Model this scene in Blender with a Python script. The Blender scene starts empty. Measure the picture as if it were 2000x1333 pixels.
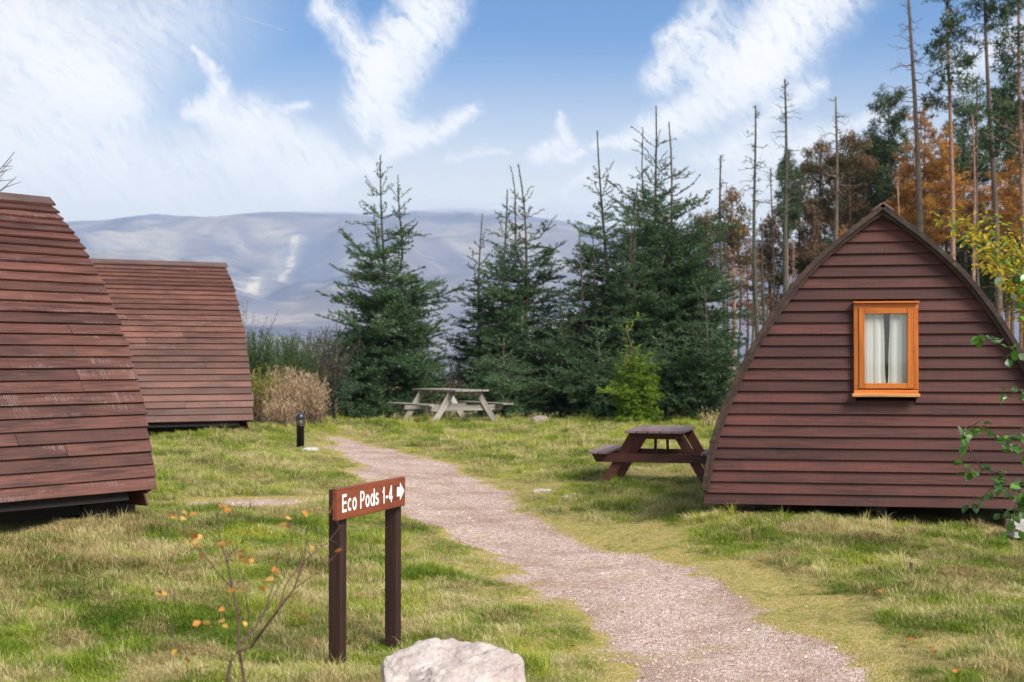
import bpy, bmesh, math, random
import numpy as np
from mathutils import Matrix, Vector
R = math.radians
random.seed(7)
rng = np.random.default_rng(11)
scene = bpy.context.scene
col = scene.collection
# ------------------------------------------------------------------ camera
F, EYE, HZ = 2778.0, 1.72, 700.0          # focal length in photo pixels, eye height, horizon row
cam_d = bpy.data.cameras.new("camera"); cam = bpy.data.objects.new("camera", cam_d); col.objects.link(cam)
cam_d.sensor_width = 36; cam_d.lens = 36 * F / 2000; cam_d.clip_start = .1; cam_d.clip_end = 60000
cam.location = (0, 0, EYE); cam.rotation_euler = (R(90) + math.atan((HZ - 666.5) / F), 0, 0)
cam_d.dof.use_dof = True; cam_d.dof.focus_distance = 11.5; cam_d.dof.aperture_fstop = 3.2
scene.camera = cam
# ------------------------------------------------------------------ light
SUN_AZ, SUN_EL = 138.0, 42.0              # clockwise from +Y (the viewing direction)
sd = bpy.data.lights.new("sun", 'SUN'); sun = bpy.data.objects.new("sun", sd); col.objects.link(sun)
sd.energy = 4.4; sd.angle = R(28); sd.color = (1.0, .93, .83)
to_sun = Vector((math.sin(R(SUN_AZ)) * math.cos(R(SUN_EL)), math.cos(R(SUN_AZ)) * math.cos(R(SUN_EL)), math.sin(R(SUN_EL))))
sun.rotation_euler = to_sun.to_track_quat('Z', 'Y').to_euler()
SKY_STRENGTH, CLOUD = .085, .87
scene.view_settings.view_transform = 'Standard'; scene.view_settings.look = 'None'
scene.view_settings.gamma = 1; scene.view_settings.use_curve_mapping = False
scene.view_settings.exposure = 0.6
scene.render.engine = 'CYCLES'
cy = scene.cycles
cy.use_denoising = True; cy.max_bounces = 6; cy.diffuse_bounces = 3; cy.glossy_bounces = 2; cy.transmission_bounces = 4
cy.transparent_max_bounces = 8; cy.volume_bounces = 1; cy.caustics_reflective = False; cy.caustics_refractive = False
cy.sample_clamp_indirect = 4

class NT:
    """small node-tree helper"""
    def __init__(s, tree): s.t = tree; s.n = tree.nodes; s.l = tree.links
    def put(s, sock, v):
        if v is None: return
        if isinstance(v, bpy.types.NodeSocket): s.l.new(v, sock)
        else:
            try: sock.default_value = v
            except Exception: sock.default_value = (*v, 1)
    def node(s, typ, ins=None, **kw):
        n = s.n.new(typ)
        for k, v in kw.items(): setattr(n, k, v)
        for k, v in (ins or {}).items(): s.put(n.inputs[k], v)
        return n
    def m(s, op, a, b=None, c=None, clamp=False):
        n = s.node('ShaderNodeMath', {0: a}, operation=op, use_clamp=clamp)
        if b is not None: s.put(n.inputs[1], b)
        if c is not None: s.put(n.inputs[2], c)
        return n.outputs[0]
    def v(s, op, a, b=None, scale=None):
        n = s.node('ShaderNodeVectorMath', {0: a}, operation=op)
        if b is not None: s.put(n.inputs[1], b)
        if scale is not None: s.put(n.inputs['Scale'], scale)
        return n.outputs['Value'] if op in ('DOT_PRODUCT', 'LENGTH', 'DISTANCE') else n.outputs[0]
    def mapr(s, x, a, b, c=0., d=1., smooth=True):
        return s.node('ShaderNodeMapRange', {0: x, 1: a, 2: b, 3: c, 4: d}, interpolation_type='SMOOTHSTEP' if smooth else 'LINEAR').outputs[0]
    def noise(s, vec, scale, detail=3., rough=.5, dist=0., out='Fac'):
        return s.node('ShaderNodeTexNoise', {'Vector': vec, 'Scale': scale, 'Detail': detail, 'Roughness': rough, 'Distortion': dist}).outputs[out]
    def mix(s, f, a, b, mode='MIX'):
        n = s.node('ShaderNodeMix', data_type='RGBA', blend_type=mode)
        s.put(n.inputs[0], f); s.put(n.inputs[6], a if isinstance(a, bpy.types.NodeSocket) else (*a, 1)); s.put(n.inputs[7], b if isinstance(b, bpy.types.NodeSocket) else (*b, 1))
        return n.outputs[2]
    def ramp(s, f, stops):
        n = s.node('ShaderNodeValToRGB', {0: f}); cr = n.color_ramp
        while len(cr.elements) < len(stops): cr.elements.new(.5)
        for e, (p, c) in zip(cr.elements, stops): e.position = p; e.color = (*c, 1)
        return n.outputs[0]

# ------------------------------------------------------------------ sky
world = bpy.data.worlds.new("World"); scene.world = world; world.use_nodes = True
wt = NT(world.node_tree); wt.n.clear()
def build_sky():
    sky = wt.node('ShaderNodeTexSky', sky_type='NISHITA', sun_disc=False, sun_elevation=R(SUN_EL), sun_rotation=R(SUN_AZ),
                  altitude=200, air_density=1.0, dust_density=.6, ozone_density=2.5)
    gen = wt.node('ShaderNodeTexCoord').outputs['Generated']
    sep = wt.node('ShaderNodeSeparateXYZ', {0: gen})
    x, y, z = sep.outputs
    u = wt.m('ARCTAN2', x, y); rad = wt.m('SQRT', wt.m('ADD', wt.m('MULTIPLY', x, x), wt.m('MULTIPLY', y, y)))
    v = wt.m('ARCTAN2', z, rad)
    p0 = wt.node('ShaderNodeCombineXYZ', {0: u, 1: v, 2: 0.}).outputs[0]
    # wispy warp of the direction before the cloud streaks are measured
    w1 = wt.v('SCALE', wt.v('SUBTRACT', wt.noise(gen, 9., 2., .55, out='Color'), (.5, .5, .5)), scale=.045)
    w2 = wt.v('SCALE', wt.v('SUBTRACT', wt.noise(gen, 42., 7., .74, out='Color'), (.5, .5, .5)), scale=.024)
    p = wt.v('ADD', p0, wt.v('ADD', w1, w2)); p = wt.v('MULTIPLY', p, (1., 1., 0.))
    def uv(px, py):
        X = (px - 1000) / F; Z = (HZ - py) / F
        return (math.atan(X), math.atan(Z / math.sqrt(1 + X * X)), 0.)
    fr = wt.noise(wt.v('MULTIPLY', wt.node('ShaderNodeVectorRotate', {'Vector': p, 'Angle': .75}, rotation_type='Z_AXIS').outputs[0], (1.3, 8., 1.)), 26., 8., .76)
    streaks = [  # x0,y0,w0, x1,y1,w1, opacity (photo pixels used as sky directions)
        (640,20,22,760,120,34,.75),(885,-40,34,775,130,48,1.),(830,-30,30,790,60,30,.6),(765,110,46,745,215,40,1.),(748,120,30,732,250,20,.7),(775,180,24,800,275,26,.95),
        (800,290,24,925,228,17,1.),(800,280,26,730,330,22,.7),(720,320,20,600,352,24,.85),
        (355,88,5,405,145,15,.85),(405,145,12,435,200,20,.5),(430,190,18,420,240,34,.75),(360,230,14,520,260,46,.9),(500,270,40,640,310,32,.9),(580,235,16,615,225,12,.7),(470,320,40,640,345,30,.7),(250,330,60,480,330,60,.45),
        (170,180,45,215,210,32,.9),(40,80,70,170,200,60,.62),(0,-40,110,120,120,110,.4),(-40,240,110,160,250,80,.6),(0,330,70,180,330,60,.6),(320,10,130,200,110,120,.28),
        (1660,-60,60,1500,110,58,1.),(1560,-30,70,1440,130,56,.9),(1500,110,58,1345,225,24,1.),(1360,210,26,1235,290,16,.9),(1260,285,15,1110,320,10,.8),
        (1380,30,34,1310,70,20,.7),(1360,80,36,1310,150,26,.85),(1400,120,40,1480,60,40,.7),
        (1105,225,6,1115,270,18,.7),(1130,285,14,1040,330,13,.95),(1150,355,9,1105,385,8,.6),(1140,370,10,1240,350,10,.4),
        (1590,165,16,1440,270,28,.75),(1740,215,14,1490,300,26,.6),(1380,290,26,1560,290,40,.35),(2000,60,40,1900,140,40,.7),(1180,380,14,1500,350,40,.4),
        (880,320,8,990,315,6,.4),(477,33,1.2,552,58,.9,.18),
    ]
    tot = None
    for (x0, y0, a0, x1, y1, a1, op) in streaks:
        A = Vector(uv(x0, y0)); B = Vector(uv(x1, y1)); D = B - A
        thin = max(a0, a1) < 4
        pa = wt.v('SUBTRACT', p0 if thin else p, tuple(A))
        h = wt.m('MULTIPLY', wt.v('DOT_PRODUCT', pa, tuple(D)), 1 / max(D.length_squared, 1e-9), clamp=True)
        d = wt.v('LENGTH', wt.v('SUBTRACT', pa, wt.v('SCALE', tuple(D), scale=h)))
        wd = wt.m('MULTIPLY_ADD', h, (a1 - a0) / F * 1.9, a0 / F * 1.9)
        q = wt.m('SUBTRACT', 1., wt.m('DIVIDE', d, wd), clamp=True)
        q = wt.m('MULTIPLY', wt.m('MULTIPLY', q, q), op * 1.45) if not thin else wt.m('MULTIPLY', q, op)
        tot = q if tot is None else wt.m('ADD', tot, q)
    fr2 = wt.noise(wt.v('MULTIPLY', wt.node('ShaderNodeVectorRotate', {'Vector': p, 'Angle': -.5}, rotation_type='Z_AXIS').outputs[0], (6., 1.6, 1.)), 30., 7., .75)
    feather = wt.mapr(wt.m('ADD', wt.m('MULTIPLY', fr, .6), wt.m('MULTIPLY', fr2, .4)), .36, .60, .12, 1.25)
    tot = wt.m('MULTIPLY', tot, feather)
    tot = wt.m('SUBTRACT', 1., wt.m('EXPONENT', wt.m('MULTIPLY', tot, -1.7)))
    # same kind of thin cloud over the part of the sky outside the frame
    away = wt.m('MAXIMUM', wt.mapr(wt.m('ABSOLUTE', u), .42, .75), wt.mapr(v, .28, .5))
    g = wt.mapr(wt.noise(wt.v('MULTIPLY', gen, (1., 1., 2.2)), 2.6, 7., .6, .6), .42, .72, 0., .85)
    tot = wt.m('MAXIMUM', tot, wt.m('MULTIPLY', g, away))
    # thin milky veil low down
    veil = wt.mapr(v, .235, .085, 0., .96)
    veil = wt.m('MULTIPLY', veil, wt.mapr(fr, .1, .8, .85, 1.))
    left = wt.m('MULTIPLY', wt.mapr(u, -.10, -.36), wt.mapr(v, .5, .05, .25, .75))
    veil = wt.m('MAXIMUM', veil, left)
    c = wt.node('ShaderNodeVectorMath', {0: sky.outputs[0], 'Scale': SKY_STRENGTH}, operation='SCALE').outputs[0]
    c = wt.mix(1., c, (.38, .68, .97), 'MULTIPLY')
    c = wt.mix(veil, c, (.78, .74, .64))
    c = wt.mix(wt.m('MULTIPLY', tot, .97), c, (.93 * CLOUD, .90 * CLOUD, .86 * CLOUD))
    bg = wt.node('ShaderNodeBackground', {0: c, 1: 1.0})
    out = wt.node('ShaderNodeOutputWorld'); wt.l.new(bg.outputs[0], out.inputs[0])
build_sky()

# ------------------------------------------------------------------ numpy helpers
def hash2(i, j, s=0):
    n = (i.astype(np.int64) * 374761393 + j.astype(np.int64) * 668265263 + s * 974634777) & 0xffffffff
    n = ((n ^ (n >> 13)) * 1274126177) & 0xffffffff
    return ((n ^ (n >> 16)) & 0xffffff) / float(0xffffff)
def vnoise(x, y, s=0):
    x = np.asarray(x, float); y = np.asarray(y, float)
    i = np.floor(x); j = np.floor(y); fx = x - i; fy = y - j
    fx = fx * fx * (3 - 2 * fx); fy = fy * fy * (3 - 2 * fy); i = i.astype(np.int64); j = j.astype(np.int64)
    return (hash2(i, j, s) * (1 - fx) + hash2(i + 1, j, s) * fx) * (1 - fy) + (hash2(i, j + 1, s) * (1 - fx) + hash2(i + 1, j + 1, s) * fx) * fy
def fbm(x, y, o=4, s=0, g=.5):
    t = 0; a = 1; n = 0
    for k in range(o):
        t = t + a * vnoise(np.asarray(x) * 2 ** k + 17.3 * k, np.asarray(y) * 2 ** k - 9.1 * k, s + k); n += a; a *= g
    return t / n
def sm(x, a, b):
    t = np.clip((x - a) / (b - a), 0, 1); return t * t * (3 - 2 * t)

# terrain: thin-plate surface through points read off the photograph (px, py, distance)
ctrl = [(0,1333,7.6),(400,1333,7.7),(1000,1333,7.75),(1400,1333,7.7),(1700,1333,7.7),(2000,1333,7.6),(0,1150,10.2),(250,1100,11.3),(500,1100,11.2),
 (0,1030,12.2),(150,1024,12.4),(220,1008,13.2),(660,1300,8.3),(768,1240,9.3),(400,985,15.),(600,980,15.3),(250,905,19.5),(500,900,19.8),(300,850,23.5),(480,835,24.5),
 (350,828,26.),(587,872,22.5),(640,855,25.),(750,885,22.),(850,930,19.),(950,985,16.3),(1050,1050,13.6),(1200,1140,11.),(1420,1008,13.8),(1700,1036,13.3),(1980,1058,13.),
 (2000,1180,9.8),(1650,1200,9.5),(1190,948,18.5),(1385,953,18.7),(1150,930,20.),(1060,940,19.),(1380,845,27.),(1100,835,29.),(1000,870,25.),(1000,915,20.5),(1250,880,23.5),
 (870,830,29.),(780,829,29.),(700,830,30.),(1060,822,33.),(1200,1000,15.5),(1250,1050,13.4)]
CT = np.array([((px - 1000) / F * Y, Y, EYE - (py - HZ) / F * Y) for px, py, Y in ctrl] +
 [(-12,8,.3),(-12,20,.7),(-12,35,.5),(12,8,0),(12,20,.4),(14,35,.4),(0,45,-.3),(-10,45,-.3),(14,48,.3),(0,2,0),(-6,2,.05),(6,2,0),(5,18,.2),(4,15.5,.12),(-5.5,14,.3),(-6,36,.1),(0,38,.1),(6,38,.2),(-2.2,5.5,.02),(0,5.6,-.05)])
def _tps(r2): return np.where(r2 > 0, r2 * np.log(np.maximum(r2, 1e-12)) * .5, 0)
def _fit():
    n = len(CT); P = CT[:, :2]
    K = _tps(((P[:, None] - P[None]) ** 2).sum(-1)) + np.eye(n) * .04
    Q = np.c_[np.ones(n), P]
    A = np.block([[K, Q], [Q.T, np.zeros((3, 3))]])
    return np.linalg.solve(A, np.r_[CT[:, 2], 0, 0, 0])
_W = _fit()
def terr0(x, y):
    x = np.asarray(x, float); y = np.asarray(y, float); sh = np.broadcast(x, y).shape
    x, y = np.broadcast_arrays(x, y); xr = x.ravel(); yr = y.ravel()
    cx = np.clip(xr, -12, 14); cyy = np.clip(yr, 2, 47)
    z = _W[-3] + _W[-2] * cx + _W[-1] * cyy
    for k in range(len(CT)): z = z + _W[k] * _tps((cx - CT[k, 0]) ** 2 + (cyy - CT[k, 1]) ** 2)
    z = z - 35 * sm(yr, 95, 900) - .0 * xr
    return z.reshape(sh)
def ground_at(px, py):
    """world point of the terrain seen at photo pixel (px, py)"""
    X = (px - 1000) / F; Z = (HZ - py) / F
    Y = 6.0
    ys = np.arange(5, 60, .05); zs = terr0(X * ys, ys); ray = EYE + Z * ys
    k = np.argmax(ray < zs); Y = ys[k]
    return (X * Y, Y, float(zs[k]))
def at(px, py, Y): return Vector(((px - 1000) / F * Y, Y, EYE + (HZ - py) / F * Y))
# the path outline (photo pixels -> ground)
path_px = [(628,852),(648,868),(668,885),(690,905),(712,930),(745,965),(790,1008),(868,1040),(960,1082),(1020,1125),(1070,1165),(1130,1230),(1175,1285),(1205,1333),(1225,1400),(1250,1600),
           (1900,1600),(1760,1400),(1690,1333),(1600,1255),(1480,1180),(1395,1120),(1250,1078),(1130,1040),(1050,1010),(1000,975),(965,940),(890,910),(800,885),(720,865),(670,853)]
def low(px, py):
    if py <= 1400: return ground_at(px, py)
    Y = (EYE) * F / (py - HZ); return ((px - 1000) / F * Y, Y, 0)
PATH = np.array([low(*p)[:2] for p in path_px])
SIDE = np.array([low(*p)[:2] for p in [(215,985),(400,992),(560,990),(700,985),(760,985),(745,965),(640,968),(480,970),(330,974),(220,972)]])
BR = np.array([low(*p)[:2] for p in [(950,935),(1050,945),(1120,935),(1250,922),(1390,915),(1390,925),(1250,938),(1120,950),(1060,970),(1000,985)]])
def sdist(px, py, poly):
    d = np.full(np.shape(px), 1e9); inside = np.zeros(np.shape(px), bool)
    for a, b in zip(poly, np.roll(poly, -1, 0)):
        e = b - a; t = np.clip(((px - a[0]) * e[0] + (py - a[1]) * e[1]) / (e @ e + 1e-12), 0, 1)
        d = np.minimum(d, np.hypot(px - a[0] - t * e[0], py - a[1] - t * e[1]))
        c = ((a[1] > py) != (b[1] > py)) & (px < (b[0] - a[0]) * (py - a[1]) / (b[1] - a[1] + 1e-12) + a[0])
        inside ^= c
    return np.where(inside, d, -d)
def pathness(x, y):
    n = (fbm(x * 2.2, y * 2.2, 4, 3) - .5)
    sdp = sdist(x, y, PATH); m = sm(sdp + n * .75, -.22, .28); m = np.maximum(m, .34 * sm(sdp + n * 1.7, -1.15, -.15) * np.where(x > .5, 1, .5))
    s = sm(sdist(x, y, SIDE) + n * .6, -.25, .35) * .75
    b = sm(sdist(x, y, BR) + n * .6, -.35, .4) * .30
    return np.maximum(np.maximum(m, s), b)
def bumps(x, y, pm):
    h = (fbm(x * 1.1, y * 1.1, 3, 21) - .5) * .09 + (fbm(x * 3.4, y * 3.4, 3, 25) - .5) * .085
    return h * (1 - pm) - .045 * pm
def terrain(x, y):
    x = np.asarray(x, float); y = np.asarray(y, float)
    pm = pathness(x, y); near = sm(np.hypot(x, y - 15), 60, 40)
    return terr0(x, y) + bumps(x, y, pm) * near
def tz(x, y): return float(terrain(np.array([x]), np.array([y]))[0])

# ------------------------------------------------------------------ object helpers
def link(o, parent=None):
    col.objects.link(o)
    if parent is not None: o.parent = parent
    return o
def tag(o, label=None, cat=None, group=None, kind=None):
    for k, v in (('label', label), ('category', cat), ('group', group), ('kind', kind)):
        if v: o[k] = v
    return o
def thing(name, label, cat, loc=(0, 0, 0), rz=0, group=None):
    o = bpy.data.objects.new(name, None); link(o); o.location = loc; o.rotation_euler = (0, 0, rz); o.empty_display_size = .1
    return tag(o, label, cat, group)
def mesh_obj(name, verts, faces, mat, parent=None, smooth=False):
    me = bpy.data.meshes.new(name); me.from_pydata([tuple(v) for v in verts], [], faces); me.update()
    if mat: me.materials.append(mat)
    if smooth: me.shade_smooth()
    return link(bpy.data.objects.new(name, me), parent)
def bm_obj(name, bm, mat, parent=None, smooth=False):
    me = bpy.data.meshes.new(name); bm.to_mesh(me); bm.free()
    if mat: me.materials.append(mat)
    if smooth: me.shade_smooth()
    return link(bpy.data.objects.new(name, me), parent)
def fast_mesh(name, V, mat, parent=None, nper=3, attrs=None, link_it=True):
    """V: (N, nper, 3) loose polygons"""
    N = len(V); me = bpy.data.meshes.new(name)
    me.vertices.add(N * nper); me.vertices.foreach_set('co', np.ascontiguousarray(V, dtype=np.float32).ravel())
    me.loops.add(N * nper); me.loops.foreach_set('vertex_index', np.arange(N * nper, dtype=np.int32))
    me.polygons.add(N); me.polygons.foreach_set('loop_start', np.arange(0, N * nper, nper, dtype=np.int32))
    for k, a in (attrs or {}).items():
        at_ = me.attributes.new(k, 'FLOAT', 'FACE'); at_.data.foreach_set('value', np.asarray(a, np.float32))
    me.update(calc_edges=True)
    if mat: me.materials.append(mat)
    o = bpy.data.objects.new(name, me)
    return link(o, parent) if link_it else o
def grid_mesh(name, X, Y, Z, mat, attrs=None, facemask=None):
    ny, nx = X.shape; V = np.stack([X, Y, Z], -1).reshape(-1, 3)
    idx = np.arange(nx * ny).reshape(ny, nx)
    Q = np.stack([idx[:-1, :-1], idx[:-1, 1:], idx[1:, 1:], idx[1:, :-1]], -1).reshape(-1, 4)
    if facemask is not None:
        Q = Q[facemask.ravel()]; used = np.unique(Q); re = np.full(len(V), -1); re[used] = np.arange(len(used))
        V = V[used]; Q = re[Q]; attrs = {k: a.ravel()[used] for k, a in (attrs or {}).items()}
    me = bpy.data.meshes.new(name); me.vertices.add(len(V)); me.vertices.foreach_set('co', V.astype(np.float32).ravel())
    me.loops.add(len(Q) * 4); me.loops.foreach_set('vertex_index', Q.astype(np.int32).ravel())
    me.polygons.add(len(Q)); me.polygons.foreach_set('loop_start', np.arange(0, len(Q) * 4, 4, dtype=np.int32))
    for k, a in (attrs or {}).items():
        at_ = me.attributes.new(k, 'FLOAT', 'POINT'); at_.data.foreach_set('value', np.asarray(a, np.float32).ravel())
    me.update(calc_edges=True); me.shade_smooth(); me.materials.append(mat)
    return link(bpy.data.objects.new(name, me))
def tube(bm, pts, rad, n=6, cap=True):
    pts = [Vector(p) for p in pts]
    if not hasattr(rad, '__len__'): rad = [rad] * len(pts)
    rings = []; up = Vector((.3, .1, 1)).normalized()
    for i, p in enumerate(pts):
        t = (pts[min(i + 1, len(pts) - 1)] - pts[max(i - 1, 0)]).normalized()
        a = t.cross(up)
        if a.length < .05: a = t.cross(Vector((1, 0, 0)))
        a.normalize(); b = t.cross(a)
        rings.append([bm.verts.new(p + (a * math.cos(2 * math.pi * k / n) + b * math.sin(2 * math.pi * k / n)) * rad[i]) for k in range(n)])
    for r0, r1 in zip(rings, rings[1:]):
        for k in range(n): bm.faces.new((r0[k], r0[(k + 1) % n], r1[(k + 1) % n], r1[k]))
    if cap and n > 2: bm.faces.new(rings[0][::-1]); bm.faces.new(rings[-1])
def part_box(name, root, size, loc, axes=None, mat=None, bevel=0., skew=None):
    """box part centred at loc; axes = 3 orthonormal local axes (x along the grain)"""
    sx, sy, sz = [s / 2 for s in size]; bm = bmesh.new()
    c = [(x, y, z) for z in (-sz, sz) for y in (-sy, sy) for x in (-sx, sx)]
    if skew: c = skew(c)
    vs = [bm.verts.new(p) for p in c]
    for f in ((0, 2, 3, 1), (4, 5, 7, 6), (0, 1, 5, 4), (2, 6, 7, 3), (0, 4, 6, 2), (1, 3, 7, 5)): bm.faces.new([vs[i] for i in f])
    if bevel: bmesh.ops.bevel(bm, geom=bm.edges[:], offset=bevel, segments=1, affect='EDGES')
    o = bm_obj(name, bm, mat, root)
    M = Matrix.Identity(4)
    if axes:
        for i, a in enumerate(axes): M[0][i], M[1][i], M[2][i] = a
    M.translation = Vector(loc); o.matrix_basis = M
    return o
AX = Vector((1, 0, 0)); AY = Vector((0, 1, 0)); AZ = Vector((0, 0, 1))
def beam(name, root, p0, p1, w, t, mat, up=AZ, bevel=.004):
    """a plank from p0 to p1, w wide across, t thick along 'up'"""
    p0 = Vector(p0); p1 = Vector(p1); x = (p1 - p0); L = x.length; x.normalize()
    z = (up - x * up.dot(x)).normalized(); y = z.cross(x)
    return part_box(name, root, (L, w, t), (p0 + p1) / 2, (x, y, z), mat, bevel)

# ------------------------------------------------------------------ materials
def new_mat(name):
    m = bpy.data.materials.new(name); m.use_nodes = True; t = NT(m.node_tree); b = t.n['Principled BSDF']
    return m, t, b
def wood_mat(name, c0, c1, weather=0., wcol=(.42, .33, .31), rough=.62, knots=True, moss=0., gs=1.):
    m, t, b = new_mat(name)
    tc = t.node('ShaderNodeTexCoord').outputs['Object']; rnd = t.node('ShaderNodeObjectInfo').outputs['Random']
    off = t.v('SCALE', (31., 17., 23.), scale=rnd); co = t.v('ADD', tc, off)
    g = t.noise(t.v('MULTIPLY', co, (1.6 * gs, 26 * gs, 26 * gs)), 1.6, 5., .6, .4)
    big = t.noise(t.v('MULTIPLY', co, (1.2, 3., 3.)), 1.2, 3., .5)
    c = t.mix(t.mapr(g, .3, .72), c0, c1)
    c = t.mix(t.mapr(big, .35, .7, 0., .45), c, tuple(v * 1.35 for v in c1))
    val = t.mapr(rnd, 0., 1., .66, 1.32, False)
    c = t.node('ShaderNodeVectorMath', {0: c, 'Scale': val}, operation='SCALE').outputs[0]
    if knots:
        vor = t.node('ShaderNodeTexVoronoi', {'Vector': t.v('MULTIPLY', co, (1., 2.4, 2.4)), 'Scale': 2.3, 'Randomness': 1.}).outputs['Distance']
        ring = t.m('SINE', t.m('MULTIPLY', vor, 110.))
        k = t.mapr(vor, .085, .03); dark = t.mapr(vor, .035, .015)
        c = t.mix(t.m('MULTIPLY', k, t.mapr(ring, -.2, 1., .25, .85)), c, tuple(v * .55 for v in c0))
        c = t.mix(t.m('MULTIPLY', dark, .7), c, (.018, .010, .009))
    if weather:
        saw = t.noise(t.v('MULTIPLY', co, (95., 5., 5.)), 1., 3., .6)
        pat = t.noise(t.v('MULTIPLY', co, (1.5, 7., 7.)), 1.5, 4., .6)
        sel = t.mapr(t.m('FRACT', t.m('MULTIPLY', rnd, 7.31)), .45, 1., 0., .16, False)
        wmask = t.m('MULTIPLY', t.mapr(t.m('ADD', pat, sel), .60, .74), t.mapr(saw, .44, .64))
        c = t.mix(t.m('MULTIPLY', wmask, weather), c, wcol)
    vs_ = t.noise(t.v('MULTIPLY', co, (70., 1.5, 1.5)), 1., 3., .6); c = t.node('ShaderNodeVectorMath', {0: c, 'Scale': t.mapr(vs_, .3, .7, .93, 1.07)}, operation='SCALE').outputs[0]
    if moss:
        mo = t.mapr(t.noise(co, 9., 5., .65), .5, .68)
        c = t.mix(t.m('MULTIPLY', mo, moss), c, (.10, .105, .06))
    t.l.new(c, b.inputs['Base Color']); b.inputs['Roughness'].default_value = rough
    t.put(b.inputs['Roughness'], t.mapr(g, .2, .8, rough - .1, rough + .15))
    b.inputs['Specular IOR Level'].default_value = .4
    fine = t.noise(t.v('MULTIPLY', co, (60., 30., 30.)), 1., 2., .6)
    bp = t.node('ShaderNodeBump', {'Height': t.m('ADD', g, t.m('MULTIPLY', fine, .5)), 'Strength': .5, 'Distance': .004})
    t.l.new(bp.outputs[0], b.inputs['Normal'])
    return m
def plain(name, c, rough=.6, var=.25, scale=20., metal=0., bump=.2, spec=.5):
    m, t, b = new_mat(name)
    tc = t.node('ShaderNodeTexCoord').outputs['Object']; n = t.noise(tc, scale, 5., .6)
    t.l.new(t.mix(t.mapr(n, .3, .7), tuple(v * (1 - var) for v in c), tuple(min(1, v * (1 + var)) for v in c)), b.inputs['Base Color'])
    b.inputs['Roughness'].default_value = rough; b.inputs['Metallic'].default_value = metal; b.inputs['Specular IOR Level'].default_value = spec
    if bump:
        bp = t.node('ShaderNodeBump', {'Height': n, 'Strength': bump, 'Distance': .01}); t.l.new(bp.outputs[0], b.inputs['Normal'])
    return m
def leaf_mat(name, stops, trans=.35, rough=.6, attr='tone', obj_var=.3, spec=.25, obj_shift=None):
    m, t, b = new_mat(name); out = t.n['Material Output']
    a = t.node('ShaderNodeAttribute', attribute_name=attr).outputs['Fac']
    rnd = t.node('ShaderNodeObjectInfo').outputs['Random']
    c = t.ramp(a, stops)
    c = t.node('ShaderNodeVectorMath', {0: c, 'Scale': t.mapr(rnd, 0., 1., 1 - obj_var, 1 + obj_var, False)}, operation='SCALE').outputs[0]
    t.l.new(c, b.inputs['Base Color']); b.inputs['Roughness'].default_value = rough; b.inputs['Specular IOR Level'].default_value = spec
    tr = t.node('ShaderNodeBsdfTranslucent', {0: c}); mx = t.node('ShaderNodeMixShader', {0: trans})
    t.l.new(b.outputs[0], mx.inputs[1]); t.l.new(tr.outputs[0], mx.inputs[2]); t.l.new(mx.outputs[0], out.inputs[0])
    return m
M = {}
M['roof'] = wood_mat('stained roof board', (.040, .0150, .0105), (.122, .047, .034), .28)
M['roof_far'] = wood_mat('faded stained roof board', (.052, .020, .014), (.145, .061, .044), .2)
M['gable'] = wood_mat('stained gable board', (.036, .0115, .009), (.098, .031, .024), .12, wcol=(.20, .12, .11))
M['edge'] = wood_mat('weathered roof edge', (.018, .010, .008), (.052, .028, .021), .15, moss=.3)
M['ridge'] = wood_mat('weathered ridge board', (.045, .025, .022), (.12, .068, .060), .6, moss=.25)
M['dark'] = plain('dark timber and unlit room', (.018, .011, .009), .8)
M['orange'] = wood_mat('orange window timber', (.31, .080, .013), (.52, .155, .026), .0, rough=.4, gs=.6)
M['sill'] = wood_mat('pale sill timber', (.36, .16, .06), (.52, .27, .11), .0, rough=.45)
M['table_dark'] = wood_mat('red brown table timber', (.060, .016, .012), (.13, .040, .026), .1)
M['table_top'] = wood_mat('worn purple brown plank', (.10, .060, .058), (.21, .145, .14), .5, wcol=(.36, .29, .28), rough=.5)
M['table_grey'] = wood_mat('grey weathered table timber', (.16, .14, .115), (.35, .315, .27), .2, wcol=(.5, .46, .42))
M['post'] = wood_mat('dark sign post', (.016, .006, .0045), (.044, .014, .009), .0)
M['signboard'] = wood_mat('red brown sign board', (.120, .028, .012), (.19, .050, .020), .0, rough=.5, knots=False)
M['white'] = plain('white lettering', (.82, .82, .80), .5, .04, 30, bump=0)
M['black'] = plain('black painted metal', (.010, .011, .020), .38, .2, 40)
M['bark'] = plain('grey brown bark', (.12, .088, .072), .9, .45, 14, bump=.6)
M['bark_green'] = plain('algae green bark', (.062, .062, .046), .9, .4, 10, bump=.6)
M['bark_orange'] = plain('orange pine bark', (.26, .145, .10), .9, .4, 9, bump=.6)
M['twig'] = plain('brown twig', (.10, .055, .042), .8, .4, 30)
M['stone'] = None
M['concrete'] = plain('concrete block', (.42, .40, .37), .9, .25, 25, bump=.6)
M['pier'] = plain('brick pier', (.22, .10, .07), .9, .3, 25, bump=.6)

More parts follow.
